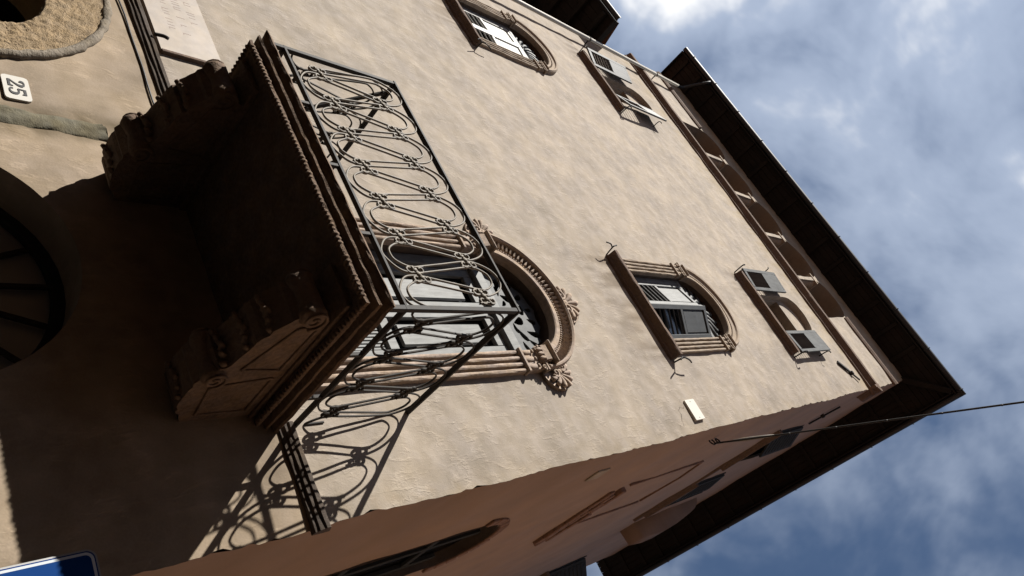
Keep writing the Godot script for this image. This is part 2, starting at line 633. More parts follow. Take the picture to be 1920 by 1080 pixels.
func wall_sheet(at: Callable, x0: float, x1: float, y0: float, y1: float, cell: float, openings: Array, tint: Callable) -> SurfaceTool:
	var st := mb(true)
	var nx := int(ceil((x1 - x0) / cell))
	var ny := int(ceil((y1 - y0) / cell))
	var pts := []
	var sds := PackedFloat32Array()
	var cols := []
	var xy := []
	for j in ny + 1:
		for i in nx + 1:
			var x := lerpf(x0, x1, float(i) / nx)
			var y := lerpf(y0, y1, float(j) / ny)
			xy.append(Vector2(x, y))
			pts.append(at.call(x, y))
			cols.append(tint.call(x, y))
			var sd := 9.0
			for o in openings:
				if absf(x - o.cx) < o.hw + 0.3:
					sd = minf(sd, arch_sd(o, x, y))
			sds.append(sd)
	for j in ny:
		for i in nx:
			var q := [j * (nx + 1) + i, (j + 1) * (nx + 1) + i, (j + 1) * (nx + 1) + i + 1, j * (nx + 1) + i + 1]
			var inside := 0
			for k in q:
				if sds[k] < 0.0:
					inside += 1
			if inside == 4:
				continue
			if inside == 0:
				for k in [0, 1, 2, 0, 2, 3]:
					st.set_color(cols[q[k]])
					st.add_vertex(pts[q[k]])
				continue
			var poly := []
			for k in 4:
				var a: int = q[k]
				var b: int = q[(k + 1) % 4]
				if sds[a] >= 0.0:
					poly.append([pts[a], cols[a]])
				if (sds[a] < 0.0) != (sds[b] < 0.0):
					var t := sds[a] / (sds[a] - sds[b])
					var p: Vector2 = xy[a].lerp(xy[b], t)
					poly.append([at.call(p.x, p.y), cols[a]])
			for k in range(1, poly.size() - 1):
				for m in [0, k, k + 1]:
					st.set_color(poly[m][1])
					st.add_vertex(poly[m][0])
	return st


func reveal(st: SurfaceTool, o: Dictionary, depth: float, back := false):
	var line := outline(o)
	for i in line.size() - 1:
		var a := line[i]
		var b := line[i + 1]
		var fa := front_point(a.x, a.y)
		var fb := front_point(b.x, b.y)
		st.set_color(Color.WHITE)
		quad(st, fa, fb, Vector3(b.x, b.y, -depth), Vector3(a.x, a.y, -depth))
	var a0 := line[0]
	var b0 := line[line.size() - 1]
	quad(st, front_point(b0.x, b0.y), front_point(a0.x, a0.y), Vector3(a0.x, a0.y, -depth), Vector3(b0.x, b0.y, -depth))
	if back:
		var t := Geometry2D.triangulate_polygon(line)
		for i in range(0, t.size(), 3):
			tri(st, Vector3(line[t[i]].x, line[t[i]].y, -depth), Vector3(line[t[i + 1]].x, line[t[i + 1]].y, -depth), Vector3(line[t[i + 2]].x, line[t[i + 2]].y, -depth))


func front_tint(x: float, y: float) -> Color:
	var c := Color(1, 1, 1)
	var v := 1.0 + n_low.get_noise_2d(x * 0.35 + 70.0, y * 0.35) * 0.16
	c = Color(v, v, v)
	var streak := n_mid.get_noise_2d(x * 2.6, y * 0.3)
	# dirt that ran down below the sills and ledges
	for s in [[-2.5, -0.95, 9.42, 1.3], [-8.3, -6.35, 9.42, 1.1], [-2.45, -0.85, 13.35, 0.8], [-8.4, -6.3, 13.35, 0.8]]:
		var under: float = s[2] - y
		if under > -0.02 and under < s[3]:
			var inside := smoothstep(s[0] - 0.15, s[0] + 0.12, x) * (1.0 - smoothstep(s[1] - 0.12, s[1] + 0.15, x))
			var k := inside * pow(1.0 - under / s[3], 1.6) * clampf(0.45 + streak * 2.2, 0.0, 1.0)
			c = c.lerp(Color(0.36, 0.30, 0.23), k * 0.95)
	# a yellow-green bloom of damp under the upper ledge
	var led := 15.9 - y
	if led > -0.05 and led < 0.9:
		var k2 := pow(1.0 - maxf(led, 0.0) / 0.9, 2.0) * clampf(0.55 + streak * 0.9, 0.0, 1.0)
		c = c.lerp(Color(0.80, 0.70, 0.42), k2 * 0.7)
	var arris := smoothstep(-0.22, 0.0, x) * clampf(0.4 + n_mid.get_noise_2d(x * 2.0, y * 1.5), 0.0, 1.0)
	c = c.lerp(Color(0.86, 0.80, 0.66), arris * 0.6)
	return c


func low_tint(x: float, y: float) -> Color:
	var v := 1.0 + n_low.get_noise_2d(x * 0.8 + 20.0, y * 0.8) * 0.2
	var c := Color(v, v, v * 0.99)
	# grey-green stain along the old downpipe line by the left bracket
	var near := absf(x + 3.0 - (y - 3.0) * -0.02 - n_mid.get_noise_2d(3.0, y) * 0.03)
	var k := (1.0 - smoothstep(0.08, 0.19, near)) * clampf(0.75 + n_mid.get_noise_2d(x * 2.0, y * 2.0) * 0.7, 0.0, 1.0)
	c = c.lerp(Color(0.36, 0.34, 0.25), k * 0.85)
	return c


func side_tint(z: float, y: float) -> Color:
	var v := 1.0 + n_low.get_noise_2d(z * 0.4 + 30.0, y * 0.4) * 0.16
	return Color(v, v, v)


# ---------------------------------------------------------------- the corner house
func build_house():
	var H := thing("corner_house", "tall plastered corner house with arched windows, top loggia and wide dark eaves", "house")
	var balcony_door := {"cx": -1.68, "hw": 0.60, "y0": 4.14, "spring": 6.93}
	var w1 := {"cx": -1.69, "hw": 0.53, "y0": 9.42, "spring": 11.13}
	var w3 := {"cx": -7.20, "hw": 0.53, "y0": 9.42, "spring": 11.13}
	var w2 := {"cx": -1.62, "hw": 0.39, "y0": 13.36, "spring": 14.88}
	var w4 := {"cx": -7.07, "hw": 0.39, "y0": 13.36, "spring": 14.88}
	var edges := [-7.03, -6.0, -4.85, -3.71, -2.57, -1.58]
	var arches := []
	for i in 5:
		var l: float = edges[i] + (0.0 if i == 0 else 0.045)
		var r: float = edges[i + 1] - (0.0 if i == 4 else 0.045)
		arches.append({"cx": (l + r) / 2, "hw": (r - l) / 2, "y0": 16.1, "spring": 17.55, "rise": 0.47})
	var door := {"cx": -1.90, "hw": 0.82, "y0": 0.0, "spring": 2.43}
	var portal := {"cx": -4.36, "hw": 0.47, "y0": 0.0, "spring": 2.97}

	var upper_open := [balcony_door, w1, w3, w2, w4] + arches
	put(wall_sheet(front_point, -9.0, 0.0, 4.13, 18.62, 0.06, upper_open, front_tint), "front_wall", M.plaster, H, "sunlit beige plaster of the main front")
	put(wall_sheet(front_point, -9.0, 0.0, 0.0, 4.13, 0.05, [door, portal], low_tint), "ground_floor_wall", M.plaster_low, H, "warmer ochre plaster below the floor moulding")
	var side_at := func(z: float, y: float) -> Vector3: return side_point(y, z)
	var b_window := {"cx": -1.62, "hw": 0.45, "y0": 4.3, "spring": 6.62}
	put(wall_sheet(side_at, -8.6, 0.0, 0.0, 18.62, 0.11, [b_window], side_tint), "side_wall", M.plaster_side, H, "reddish brown side wall in shade")
	var st := mb()
	box(st, Vector3(-9.0, 0, -8.6), Vector3(-8.9, 18.6, -0.1))
	box(st, Vector3(-9.0, 0, -8.7), Vector3(-0.05, 18.6, -8.6))
	put(st, "rear_wall", M.plaster_side, H)
	# what one sees inside the open windows and behind the loggia
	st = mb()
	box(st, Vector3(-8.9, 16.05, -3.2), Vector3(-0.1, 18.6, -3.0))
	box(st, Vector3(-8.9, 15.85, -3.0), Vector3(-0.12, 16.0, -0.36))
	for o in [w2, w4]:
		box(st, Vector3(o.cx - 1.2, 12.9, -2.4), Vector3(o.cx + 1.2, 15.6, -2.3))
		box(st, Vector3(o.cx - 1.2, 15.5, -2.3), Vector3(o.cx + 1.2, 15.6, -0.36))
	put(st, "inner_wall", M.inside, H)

	# reveals of the openings that have no stone frame
	st = mb(false)
	for o in arches:
		reveal(st, o, 0.36)
	put(st, "loggia_reveal", M.loggia, H)

	build_string_courses(H)
	build_loggia(H, edges, arches)
	build_roof(H)
	build_balcony_door(H, balcony_door)
	arched_window(H, w1, "arched stone window with half-open grey shutters above the balcony", 14.0, 22.0, "w1")
	arched_window(H, w3, "arched stone window with closed pale shutters near the drainpipe", 2.0, 3.0, "w3")
	small_window(H, w2, "small top-floor window with both grey shutters folded back", 176.0, 176.0)
	small_window(H, w4, "small top-floor window by the drainpipe, dark and bright shutters open", 168.0, 164.0)
	build_ground_openings(H, door, portal)
	build_side_features(H, b_window)
	build_irons(H)
	build_cracks(H)


func build_string_courses(H: Node3D):
	# moulding at the level of the balcony floor, on both sides of the balcony
	for s in [[-9.0, -2.72], [-0.66, 0.03]]:
		var st := mb()
		sweep(st, [Vector2(-0.02, 4.105), Vector2(0.022, 4.11), Vector2(0.026, 4.13), Vector2(0.040, 4.135), Vector2(0.044, 4.155), Vector2(0.056, 4.165), Vector2(0.058, 4.19), Vector2(0.045, 4.20), Vector2(-0.02, 4.225)], Vector3(s[0], 0, 0), Vector3(s[1], 0, 0), Vector3.BACK, Vector3.UP, true, 40 if s[0] < -3 else 10, 0.006)
		put(st, "floor_moulding", M.beam, H)
	var st2 := mb()
	# ledge below the loggia
	sweep(st2, [Vector2(-0.02, 15.84), Vector2(0.03, 15.86), Vector2(0.035, 15.90), Vector2(0.10, 15.95), Vector2(0.12, 15.96), Vector2(0.125, 16.03), Vector2(0.115, 16.045), Vector2(-0.05, 16.10)], Vector3(-9.0, 0.22, 0), Vector3(0.13, 0, 0), Vector3.BACK, Vector3.UP, true, 30, 0.008)
	put(st2, "loggia_ledge", M.stone_brown, H)
	st2 = mb()
	sweep(st2, [Vector2(-0.02, 15.84), Vector2(0.03, 15.86), Vector2(0.035, 15.90), Vector2(0.10, 15.95), Vector2(0.125, 16.03), Vector2(-0.02, 16.08)], Vector3(0, 0, 0.12), Vector3(0, 0, -0.28), Vector3.RIGHT, Vector3.UP, true)
	put(st2, "loggia_ledge", M.stone_brown, H)
	# impost mouldings on the solid ends of the loggia
	for s in [[-9.0, -7.06], [-1.56, 0.05]]:
		st2 = mb()
		sweep(st2, [Vector2(-0.02, 17.56), Vector2(0.025, 17.57), Vector2(0.05, 17.62), Vector2(0.055, 17.67), Vector2(-0.02, 17.69)], Vector3(s[0], 0, 0), Vector3(s[1], 0, 0), Vector3.BACK, Vector3.UP, true, 6, 0.004)
		put(st2, "impost_moulding", M.stone_brown, H)


func build_loggia(H: Node3D, edges: Array, arches: Array):
	for i in range(1, 5):
		var c := Vector3(edges[i], 0, -0.13)
		var st := mb(true)
		var prof := [[16.06, 0.14], [16.12, 0.14], [16.13, 0.115], [16.17, 0.13], [16.20, 0.105], [16.25, 0.10], [16.8, 0.10], [17.32, 0.09], [17.33, 0.108], [17.355, 0.108], [17.36, 0.09], [17.42, 0.097], [17.48, 0.13]]
		for k in prof.size() - 1:
			for s in 14:
				var a0 := TAU * s / 14
				var a1 := TAU * (s + 1) / 14
				var p: Array = prof[k]
				var q: Array = prof[k + 1]
				quad(st, c + Vector3(cos(a0) * p[1], p[0], sin(a0) * p[1]), c + Vector3(cos(a0) * q[1], q[0], sin(a0) * q[1]), c + Vector3(cos(a1) * q[1], q[0], sin(a1) * q[1]), c + Vector3(cos(a1) * p[1], p[0], sin(a1) * p[1]))
		var col := put(st, "column", M.stone, H)
		st = mb()
		box(st, c + Vector3(-0.145, 17.48, -0.15), c + Vector3(0.145, 17.548, 0.15), 0.008)
		put(st, "capital", M.stone, col)


func build_roof(H: Node3D):
	var R := child_node("roof", H)
	var xl := -9.46
	var xr := 0.71
	var zf := 0.67
	var zb := -9.3
	var y := 18.5
	# boards of the soffit, laid along the front and along the side
	var st := mb()
	var nb := 6
	for k in nb:
		var z0 := lerpf(-0.15, zf - 0.06, float(k) / nb)
		var z1 := lerpf(-0.15, zf - 0.06, float(k + 1) / nb) - 0.006
		box(st, Vector3(xl + 0.04, y + 0.05 + 0.004 * (k % 2), z0), Vector3(xr - 0.04, y + 0.09, z1), 0.004)
	for k in nb:
		var x0 := lerpf(-0.15, xr - 0.06, float(k) / nb)
		var x1 := lerpf(-0.15, xr - 0.06, float(k + 1) / nb) - 0.006
		box(st, Vector3(x0, y + 0.047 + 0.004 * (k % 2), zb), Vector3(x1, y + 0.087, -0.152), 0.004)
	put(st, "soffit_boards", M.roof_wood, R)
	# rafters
	var first: MeshInstance3D = null
	for i in 17:
		var x := xl + 0.3 + i * 0.58
		if x > -0.1:
			break
		var r := mb()
		box(r, Vector3(-0.045, y + 0.012, -0.12), Vector3(0.045, y + 0.052, zf - 0.075), 0.01)
		if first == null:
			first = put(r, "rafter", M.roof_wood, R)
			first.position.x = x
		else:
			same(first, "rafter", R, Transform3D(Basis.IDENTITY, Vector3(x, 0, 0)))
	first = null
	for i in 16:
		var z := -0.35 - i * 0.58
		if first == null:
			var r := mb()
			box(r, Vector3(-0.12, y + 0.012, -0.045), Vector3(xr - 0.075, y + 0.05, 0.045), 0.01)
			first = put(r, "rafter", M.roof_wood, R)
			first.position.z = z
		else:
			same(first, "rafter", R, Transform3D(Basis.IDENTITY, Vector3(0, 0, z)))
	var hip := mb()
	bar(hip, Vector3(-0.1, y, -0.1), Vector3(xr - 0.08, y, zf - 0.08), Vector3.UP, 0.11, 0.11, 0.01)
	put(hip, "hip_rafter", M.roof_wood, R)
	# fascia boards
	st = mb()
	box(st, Vector3(xl, y - 0.03, zf - 0.06), Vector3(xr, y + 0.13, zf - 0.03), 0.004)
	box(st, Vector3(xr - 0.06, y - 0.028, zb), Vector3(xr - 0.03, y + 0.13, zf - 0.062), 0.004)
	box(st, Vector3(xl, y - 0.028, -1.2), Vector3(xl + 0.03, y + 0.13, zf - 0.062), 0.004)
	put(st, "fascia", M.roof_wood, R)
	# half-round gutters with their hooks
	st = mb(true)
	var prof := []
	for k in 9:
		var a := PI + PI * k / 8.0
		prof.append(Vector2(cos(a) * 0.065, sin(a) * 0.065))
	for k in 9:
		var a := TAU - PI * k / 8.0
		prof.append(Vector2(cos(a) * 0.058, sin(a) * 0.058 + 0.004))
	sweep(st, prof, Vector3(xl - 0.02, y + 0.06, zf + 0.035), Vector3(xr + 0.1, y + 0.06, zf + 0.035), Vector3.BACK, Vector3.UP, false, 1)
	put(st, "gutter", M.gutter, R)
	st = mb(true)
	sweep(st, prof, Vector3(xr + 0.035, y + 0.06, zf + 0.1), Vector3(xr + 0.035, y + 0.06, zb), Vector3.RIGHT, Vector3.UP, false, 1)
	put(st, "gutter", M.gutter, R)
	var hook: MeshInstance3D = null
	for i in 11:
		if hook == null:
			var hk := mb()
			var pts := PackedVector3Array()
			for k in 9:
				var a := PI + PI * k / 8.0
				pts.append(Vector3(0, y + 0.06 + sin(a) * 0.07, zf + 0.035 + cos(a) * 0.07))
			pts.append(Vector3(0, y + 0.09, zf + 0.105))
			tube(hk, pts, 0.010, 5)
			hook = put(hk, "gutter_hook", M.gutter, R)
			hook.position.x = xl + 0.35
		else:
			same(hook, "gutter_hook", R, Transform3D(Basis.IDENTITY, Vector3(xl + 0.35 + i * 0.98, 0, 0)))
	for i in 9:
		same(hook, "gutter_hook", R, Transform3D(Basis(Vector3.UP, PI / 2), Vector3(xr - zf, 0, -0.4 - i * 0.98)))
	# roof above, hipped, with its tiles
	st = mb()
	var a1 := Vector3(xl, y + 0.13, zf)
	var b1 := Vector3(xr, y + 0.13, zf)
	var c1 := Vector3(xr, y + 0.13, zb)
	var d1 := Vector3(xl, y + 0.13, zb)
	var e1 := Vector3(-4.6, y + 2.0, -4.2)
	var f1 := Vector3(-4.2, y + 2.0, -4.2)
	quad(st, a1, e1, f1, b1)
	tri(st, b1, f1, c1)
	quad(st, c1, f1, e1, d1)
	tri(st, d1, e1, a1)
	quad(st, a1, b1, c1, d1)
	put(st, "tiled_roof", M.roof_tile, R)


# a fluted pilaster, its top carrying a small capital
func pilaster(P: Node3D, x0: float, x1: float, y0: float, y1: float, cap_h: float, out: float, mat: Material):
	var st := mb()
	var n := 3
	var w := (x1 - x0) / (n * 2 + 1)
	var prof := [Vector2(x0, -0.02)]
	for k in n * 2 + 1:
		var a := x0 + w * k
		if k % 2 == 0:
			prof.append(Vector2(a, out))
			prof.append(Vector2(a + w * 0.3, out + 0.006))
			prof.append(Vector2(a + w * 0.7, out + 0.006))
			prof.append(Vector2(a + w, out))
		else:
			prof.append(Vector2(a - w * 0.06, out - 0.036))
			prof.append(Vector2(a + w * 0.5, out - 0.048))
			prof.append(Vector2(a + w * 1.06, out - 0.036))
	prof.append(Vector2(x1, -0.02))
	sweep(st, prof, Vector3(0, y0, 0), Vector3(0, y1, 0), Vector3.RIGHT, Vector3.BACK, true, 24, 0.004)
	put(st, "pilaster", mat, P)
	st = mb()
	# necking band, bell of leaves, corner volutes and abacus
	box(st, Vector3(x0 - 0.015, y1, -0.02), Vector3(x1 + 0.015, y1 + 0.035, out + 0.03), 0.006)
	box(st, Vector3(x0 + 0.005, y1 + 0.035, -0.02), Vector3(x1 - 0.005, y1 + cap_h - 0.03, out + 0.01), 0.004)
	st.set_smooth_group(1)
	for k in 3:
		var cx := lerpf(x0 + 0.035, x1 - 0.035, k / 2.0)
		ball(st, Vector3(cx, y1 + 0.035 + cap_h * 0.25, out + 0.012), Vector3(0.026, cap_h * 0.26, 0.018))
		ball(st, Vector3(cx, y1 + 0.035 + cap_h * 0.46, out + 0.028), Vector3(0.022, 0.014, 0.014))
	for s in [x0 + 0.012, x1 - 0.012]:
		var pts := PackedVector3Array()
		for k in 14:
			var a := k * 0.62
			var r := 0.030 * (1.0 - k / 15.0)
			pts.append(Vector3(s + cos(a) * r, y1 + cap_h - 0.055 + sin(a) * r, out + 0.03))
		tube(st, pts, 0.009, 5)
	st.set_smooth_group(-1)
	box(st, Vector3(x0 - 0.025, y1 + cap_h - 0.03, -0.02), Vector3(x1 + 0.025, y1 + cap_h, out + 0.045), 0.006)
	put(st, "capital", mat, P)


func palmette(P: Node3D, c: Vector3, turn: float, size: float, mat: Material):
	var st := mb(true)
	var b := Basis(Vector3.BACK, turn)
	for k in 7:
		var a := (k - 3) * 0.38
		var l := size * (1.0 - 0.07 * absf(k - 3))
		var pts := PackedVector3Array()
		var rad := PackedFloat32Array()
		for s in 7:
			var t := s / 6.0
			var curl := a * (0.55 + 0.6 * t)
			var reach := l * (0.20 + 0.66 * t)
			pts.append(c + b * Vector3(sin(curl) * reach, cos(curl) * reach, 0.012 + 0.022 * sin(t * PI * 0.7)))
			rad.append(size * (0.040 + 0.070 * t))
		tube(st, pts, rad, 6)
	for s in [-1.0, 1.0]:
		var pts := PackedVector3Array()
		for k in 13:
			var a: float = k * 0.6
			var r := size * 0.22 * (1.0 - k / 14.0)
			pts.append(c + b * Vector3(s * (size * 0.26 + cos(a) * r), size * 0.10 + sin(a) * r, 0.045))
		tube(st, pts, size * 0.05, 5)
	ball(st, c + b * Vector3(0, size * 0.16, 0.03), Vector3(size * 0.14, size * 0.17, 0.03))
	# the shell-shaped ground the lobes lie on
	var shell := PackedVector2Array()
	for k in 15:
		var a := PI * (1.12 - 1.24 * k / 14.0)
		var e := b * Vector3(cos(a) * size * 0.80, size * 0.08 + sin(a) * size * 0.80, 0)
		shell.append(Vector2(e.x, e.y))
	extrude(st, shell, Transform3D(Basis.IDENTITY, c), -0.03, 0.012)
	put(st, "palmette", mat, P)


func build_balcony_door(H: Node3D, o: Dictionary):
	var D := child_node("balcony_door", H, "arched balcony doorway with fluted terracotta frame and grey panelled leaves")
	var mat: Material = M.terracotta
	pilaster(D, -2.485, -2.265, 4.14, 6.63, 0.28, 0.055, mat)
	pilaster(D, -1.095, -0.875, 4.14, 6.63, 0.28, 0.055, mat)
	# jambs and the soffit of the arch
	var st := mb()
	reveal(st, o, 0.30)
	put(st, "reveal", M.reveal, D)
	var c := Vector3(o.cx, o.spring, 0)
	st = mb()
	arc_sweep(st, c, [Vector2(0.585, -0.05), Vector2(0.585, 0.045), Vector2(0.595, 0.055), Vector2(0.64, 0.055), Vector2(0.645, 0.04), Vector2(0.675, 0.035), Vector2(0.68, 0.03), Vector2(0.765, 0.03), Vector2(0.77, 0.09), Vector2(0.785, 0.105), Vector2(0.80, 0.10), Vector2(0.815, 0.07), Vector2(0.82, -0.02)], 0, PI, 56)
	put(st, "archivolt", mat, D)
	st = mb(true)
	for k in 62:
		var a := PI * (k + 0.5) / 62
		ball(st, c + Vector3(cos(a) * 0.660, sin(a) * 0.660, 0.045), Vector3(0.0135, 0.0135, 0.0135), Basis.IDENTITY, 6, 4)
	put(st, "bead_moulding", mat, D)
	var tooth: MeshInstance3D = null
	for k in 44:
		var a := PI * (k + 0.5) / 44
		var xf := Transform3D(Basis(Vector3.BACK, a - PI / 2), c)
		if tooth == null:
			st = mb()
			sweep(st, [Vector2(-0.013, 0.02), Vector2(-0.011, 0.062), Vector2(0, 0.076), Vector2(0.011, 0.062), Vector2(0.013, 0.02)], Vector3(0, 0.684, 0), Vector3(0, 0.768, 0), Vector3.RIGHT, Vector3.BACK, true)
			tooth = put(st, "archivolt_leaf", mat, D)
			tooth.transform = xf
		else:
			same(tooth, "archivolt_leaf", D, xf)
	palmette(D, c + Vector3(0.03, 0.82, 0.02), 0.0, 0.30, mat)
	palmette(D, c + Vector3(0.80, 0.12, 0.02), -1.15, 0.24, mat)
	palmette(D, c + Vector3(-0.80, 0.12, 0.02), 1.15, 0.24, mat)
	# corbel heads where the arch springs: a small scrolled block under a thin abacus
	for s in [-1.0, 1.0]:
		st = mb()
		var cc := c + Vector3(s * 0.66, 0.0, 0.0)
		extrude(st, PackedVector2Array([Vector2(-0.02, -0.10), Vector2(0.07, -0.08), Vector2(0.12, -0.03), Vector2(0.135, 0.03), Vector2(0.11, 0.07), Vector2(-0.02, 0.075)]), Transform3D(Basis(Vector3.BACK, Vector3.UP, Vector3.RIGHT), cc), -0.075, 0.075)
		box(st, cc + Vector3(-0.12, 0.075, -0.02), cc + Vector3(0.12, 0.10, 0.155), 0.008)
		st.set_smooth_group(1)
		for e in [-0.078, 0.078]:
			var sp := PackedVector3Array()
			for k in 16:
				var a := k * 0.55
				sp.append(cc + Vector3(e, 0.01 + sin(a) * 0.05 * (1.0 - k / 18.0), 0.075 - cos(a) * 0.05 * (1.0 - k / 18.0)))
			tube(st, sp, 0.009, 5)
		for k in 3:
			ball(st, cc + Vector3(-0.045 + 0.045 * k, -0.045, 0.105), Vector3(0.020, 0.05, 0.018))
		put(st, "corbel", mat, D)
	# wooden frame
	st = mb()
	box(st, Vector3(-2.275, 4.14, -0.20), Vector3(-2.17, 6.90, -0.11), 0.008)
	box(st, Vector3(-1.19, 4.14, -0.20), Vector3(-1.085, 6.90, -0.11), 0.008)
	box(st, Vector3(-2.275, 6.82, -0.215), Vector3(-1.085, 6.95, -0.10), 0.01)
	put(st, "door_frame", M.wood_grey, D)
	# two leaves: frame, raised panels in deep grooves
	for s in 2:
		var x0 := -2.165 if s == 0 else -1.675
		var x1 := -1.685 if s == 0 else -1.195
		var z := -0.17
		st = mb()
		box(st, Vector3(x0, 4.16, z - 0.03), Vector3(x0 + 0.085, 6.815, z + 0.02), 0.006)
		box(st, Vector3(x1 - 0.085, 4.16, z - 0.03), Vector3(x1, 6.815, z + 0.02), 0.006)
		for r in [[4.16, 4.30], [4.98, 5.08], [5.42, 5.52], [6.70, 6.815]]:
			box(st, Vector3(x0 + 0.086, r[0], z - 0.028), Vector3(x1 - 0.086, r[1], z + 0.018), 0.006)
		var leaf := put(st, "door_leaf", M.wood_grey, D)
		st = mb()
		box(st, Vector3(x0 + 0.02, 4.2, z - 0.075), Vector3(x1 - 0.02, 6.78, z - 0.065))
		put(st, "back_board", M.wood_dark, D)
		for r in [[4.34, 4.94], [5.56, 6.66]]:
			st = mb()
			box(st, Vector3(x0 + 0.128, r[0] + 0.038, z - 0.04), Vector3(x1 - 0.128, r[1] - 0.038, z - 0.004), 0.018)
			put(st, "door_panel", M.wood_grey, D)
		for k in 9:
			st = mb()
			var xx := lerpf(x0 + 0.10, x1 - 0.10, (k + 0.5) / 9.0)
			box(st, Vector3(xx - 0.012, 5.09, z - 0.04), Vector3(xx + 0.012, 5.41, z - 0.012), 0.004)
			put(st, "door_bar", M.wood_grey, D)
	st = mb()
	box(st, Vector3(-1.705, 4.16, -0.148), Vector3(-1.655, 6.80, -0.125), 0.008)
	put(st, "cover_strip", M.wood_grey, D)
	# carved, pierced panel that fills the arch
	var fan := CSGCombiner3D.new()
	var half := PackedVector2Array()
	half.append(Vector2(-0.585, 0.0))
	for k in 57:
		var a := PI - PI * k / 56.0
		# a leafy edge: scalloped, a little lower towards the left
		var r := 0.545 - 0.035 * absf(sin(a * 8.0)) - 0.07 * smoothstep(1.7, 2.9, a)
		half.append(Vector2(cos(a) * r, sin(a) * r))
	half.append(Vector2(0.585, 0.0))
	var plate := CSGPolygon3D.new()
	plate.polygon = half
	plate.depth = 0.03
	fan.add_child(plate)
	for L in [[0.30, 0.16, 0.5, 0.075, 0.024], [0.40, 0.26, 0.9, 0.06, 0.02], [0.29, 0.33, 1.3, 0.075, 0.026], [0.14, 0.2, 1.9, 0.07, 0.03], [0.14, 0.40, 1.2, 0.055, 0.022], [0.0, 0.30, 1.57, 0.06, 0.04], [-0.14, 0.2, 1.2, 0.07, 0.03], [-0.15, 0.38, 1.9, 0.055, 0.022], [-0.29, 0.30, 1.8, 0.07, 0.026], [-0.30, 0.15, 2.6, 0.075, 0.024], [0.43, 0.12, 0.3, 0.05, 0.02], [0.22, 0.11, 0.1, 0.055, 0.018], [-0.22, 0.11, 3.0, 0.055, 0.018], [0.33, 0.40, 0.8, 0.04, 0.016], [0.0, 0.44, 1.57, 0.04, 0.018], [0.07, 0.12, 0.8, 0.04, 0.016], [-0.07, 0.12, 2.3, 0.04, 0.016]]:
		var leafp := PackedVector2Array()
		for k in 12:
			var t := TAU * k / 12.0
			var e := Vector2(cos(t) * L[3] * 1.15, sin(t) * L[4] * 1.35 * (1.0 + 0.5 * cos(t)) + 0.3 * L[4] * cos(2 * t))
			leafp.append(e.rotated(L[2]) + Vector2(L[0], L[1]))
		var cut := CSGPolygon3D.new()
		cut.polygon = leafp
		cut.depth = 0.2
		cut.position.z = 0.1
		cut.operation = CSGShape3D.OPERATION_SUBTRACTION
		fan.add_child(cut)
	fan.name = "pierced_fanlight"
	D.add_child(fan)
	fan.position = Vector3(o.cx, 6.95, -0.13)
	plate.material = M.wood_mid
	for ch in fan.get_children():
		ch.name = "fanlight_plate" if ch == plate else "piercing"
	for ch in fan.get_children():
		ch.material = M.wood_mid
	st = mb()
	box(st, Vector3(o.cx - 0.62, 6.9, -0.32), Vector3(o.cx + 0.62, 7.6, -0.30))
	put(st, "fanlight_glass", M.glass, D)


func leaf_mesh(P: Node3D, hinge: Vector3, w: float, h: float, angle: float, left: bool, mat: Material):
	# a shutter leaf: frame, solid upper panel, louvres below. angle 0 = shut, 180 = folded back
	var s := 1.0 if left else -1.0
	var at := Transform3D(Basis(Vector3.UP, deg_to_rad(-angle * s)), hinge)
	var st := mb()
	var t := 0.034
	var X := func(a: float, b: float) -> Vector2: return Vector2(minf(a * s, b * s), maxf(a * s, b * s))
	var stile := 0.062
	for e in [[0.0, stile], [w - stile, w]]:
		var xx: Vector2 = X.call(e[0], e[1])
		box(st, Vector3(xx.x, 0, -t), Vector3(xx.y, h, 0), 0.004)
	var xi: Vector2 = X.call(stile + 0.001, w - stile - 0.001)
	for r in [[0.0, 0.09], [h * 0.52, h * 0.52 + 0.06], [h - 0.07, h]]:
		box(st, Vector3(xi.x, r[0], -t + 0.001), Vector3(xi.y, r[1], -0.001), 0.004)
	put(st, "shutter_frame", mat, P).transform = at
	st = mb()
	box(st, Vector3(xi.x + 0.02, h * 0.52 + 0.085, -t + 0.004), Vector3(xi.y - 0.02, h - 0.095, -0.014), 0.012)
	box(st, Vector3(xi.x - 0.01, h * 0.52 + 0.05, -t + 0.002), Vector3(xi.y + 0.01, h - 0.06, -t + 0.008))
	put(st, "shutter_panel", mat, P).transform = at
	var slat: MeshInstance3D = null
	var n := 6
	for k in n:
		var y := lerpf(0.10, h * 0.52 - 0.01, (k + 0.5) / n)
		var xf := at * Transform3D(Basis(Vector3.RIGHT, 0.62), Vector3(0, y, -t / 2))
		if slat == null:
			st = mb()
			box(st, Vector3(xi.x, -0.005, -0.019), Vector3(xi.y, 0.005, 0.019))
			slat = put(st, "slat", mat, P)
			slat.transform = xf
		else:
			same(slat, "slat", P, xf)


func shutter_hook(P: Node3D, at: Vector3, side: float):
	var st := mb(true)
	var pts := spline([at + Vector3(0, 0, -0.03), at + Vector3(side * 0.02, 0.0, 0.10), at + Vector3(side * 0.04, 0.06, 0.11), at + Vector3(side * 0.06, 0.12, 0.10), at + Vector3(side * 0.08, 0.17, 0.08)], 5)
	tube(st, pts, 0.010, 6)
	pts = spline([at + Vector3(side * 0.02, 0, 0.09), at + Vector3(side * 0.03, -0.09, 0.14), at + Vector3(side * 0.06, -0.15, 0.13)], 5)
	tube(st, pts, 0.009, 6)
	put(st, "shutter_hook", M.iron, P)


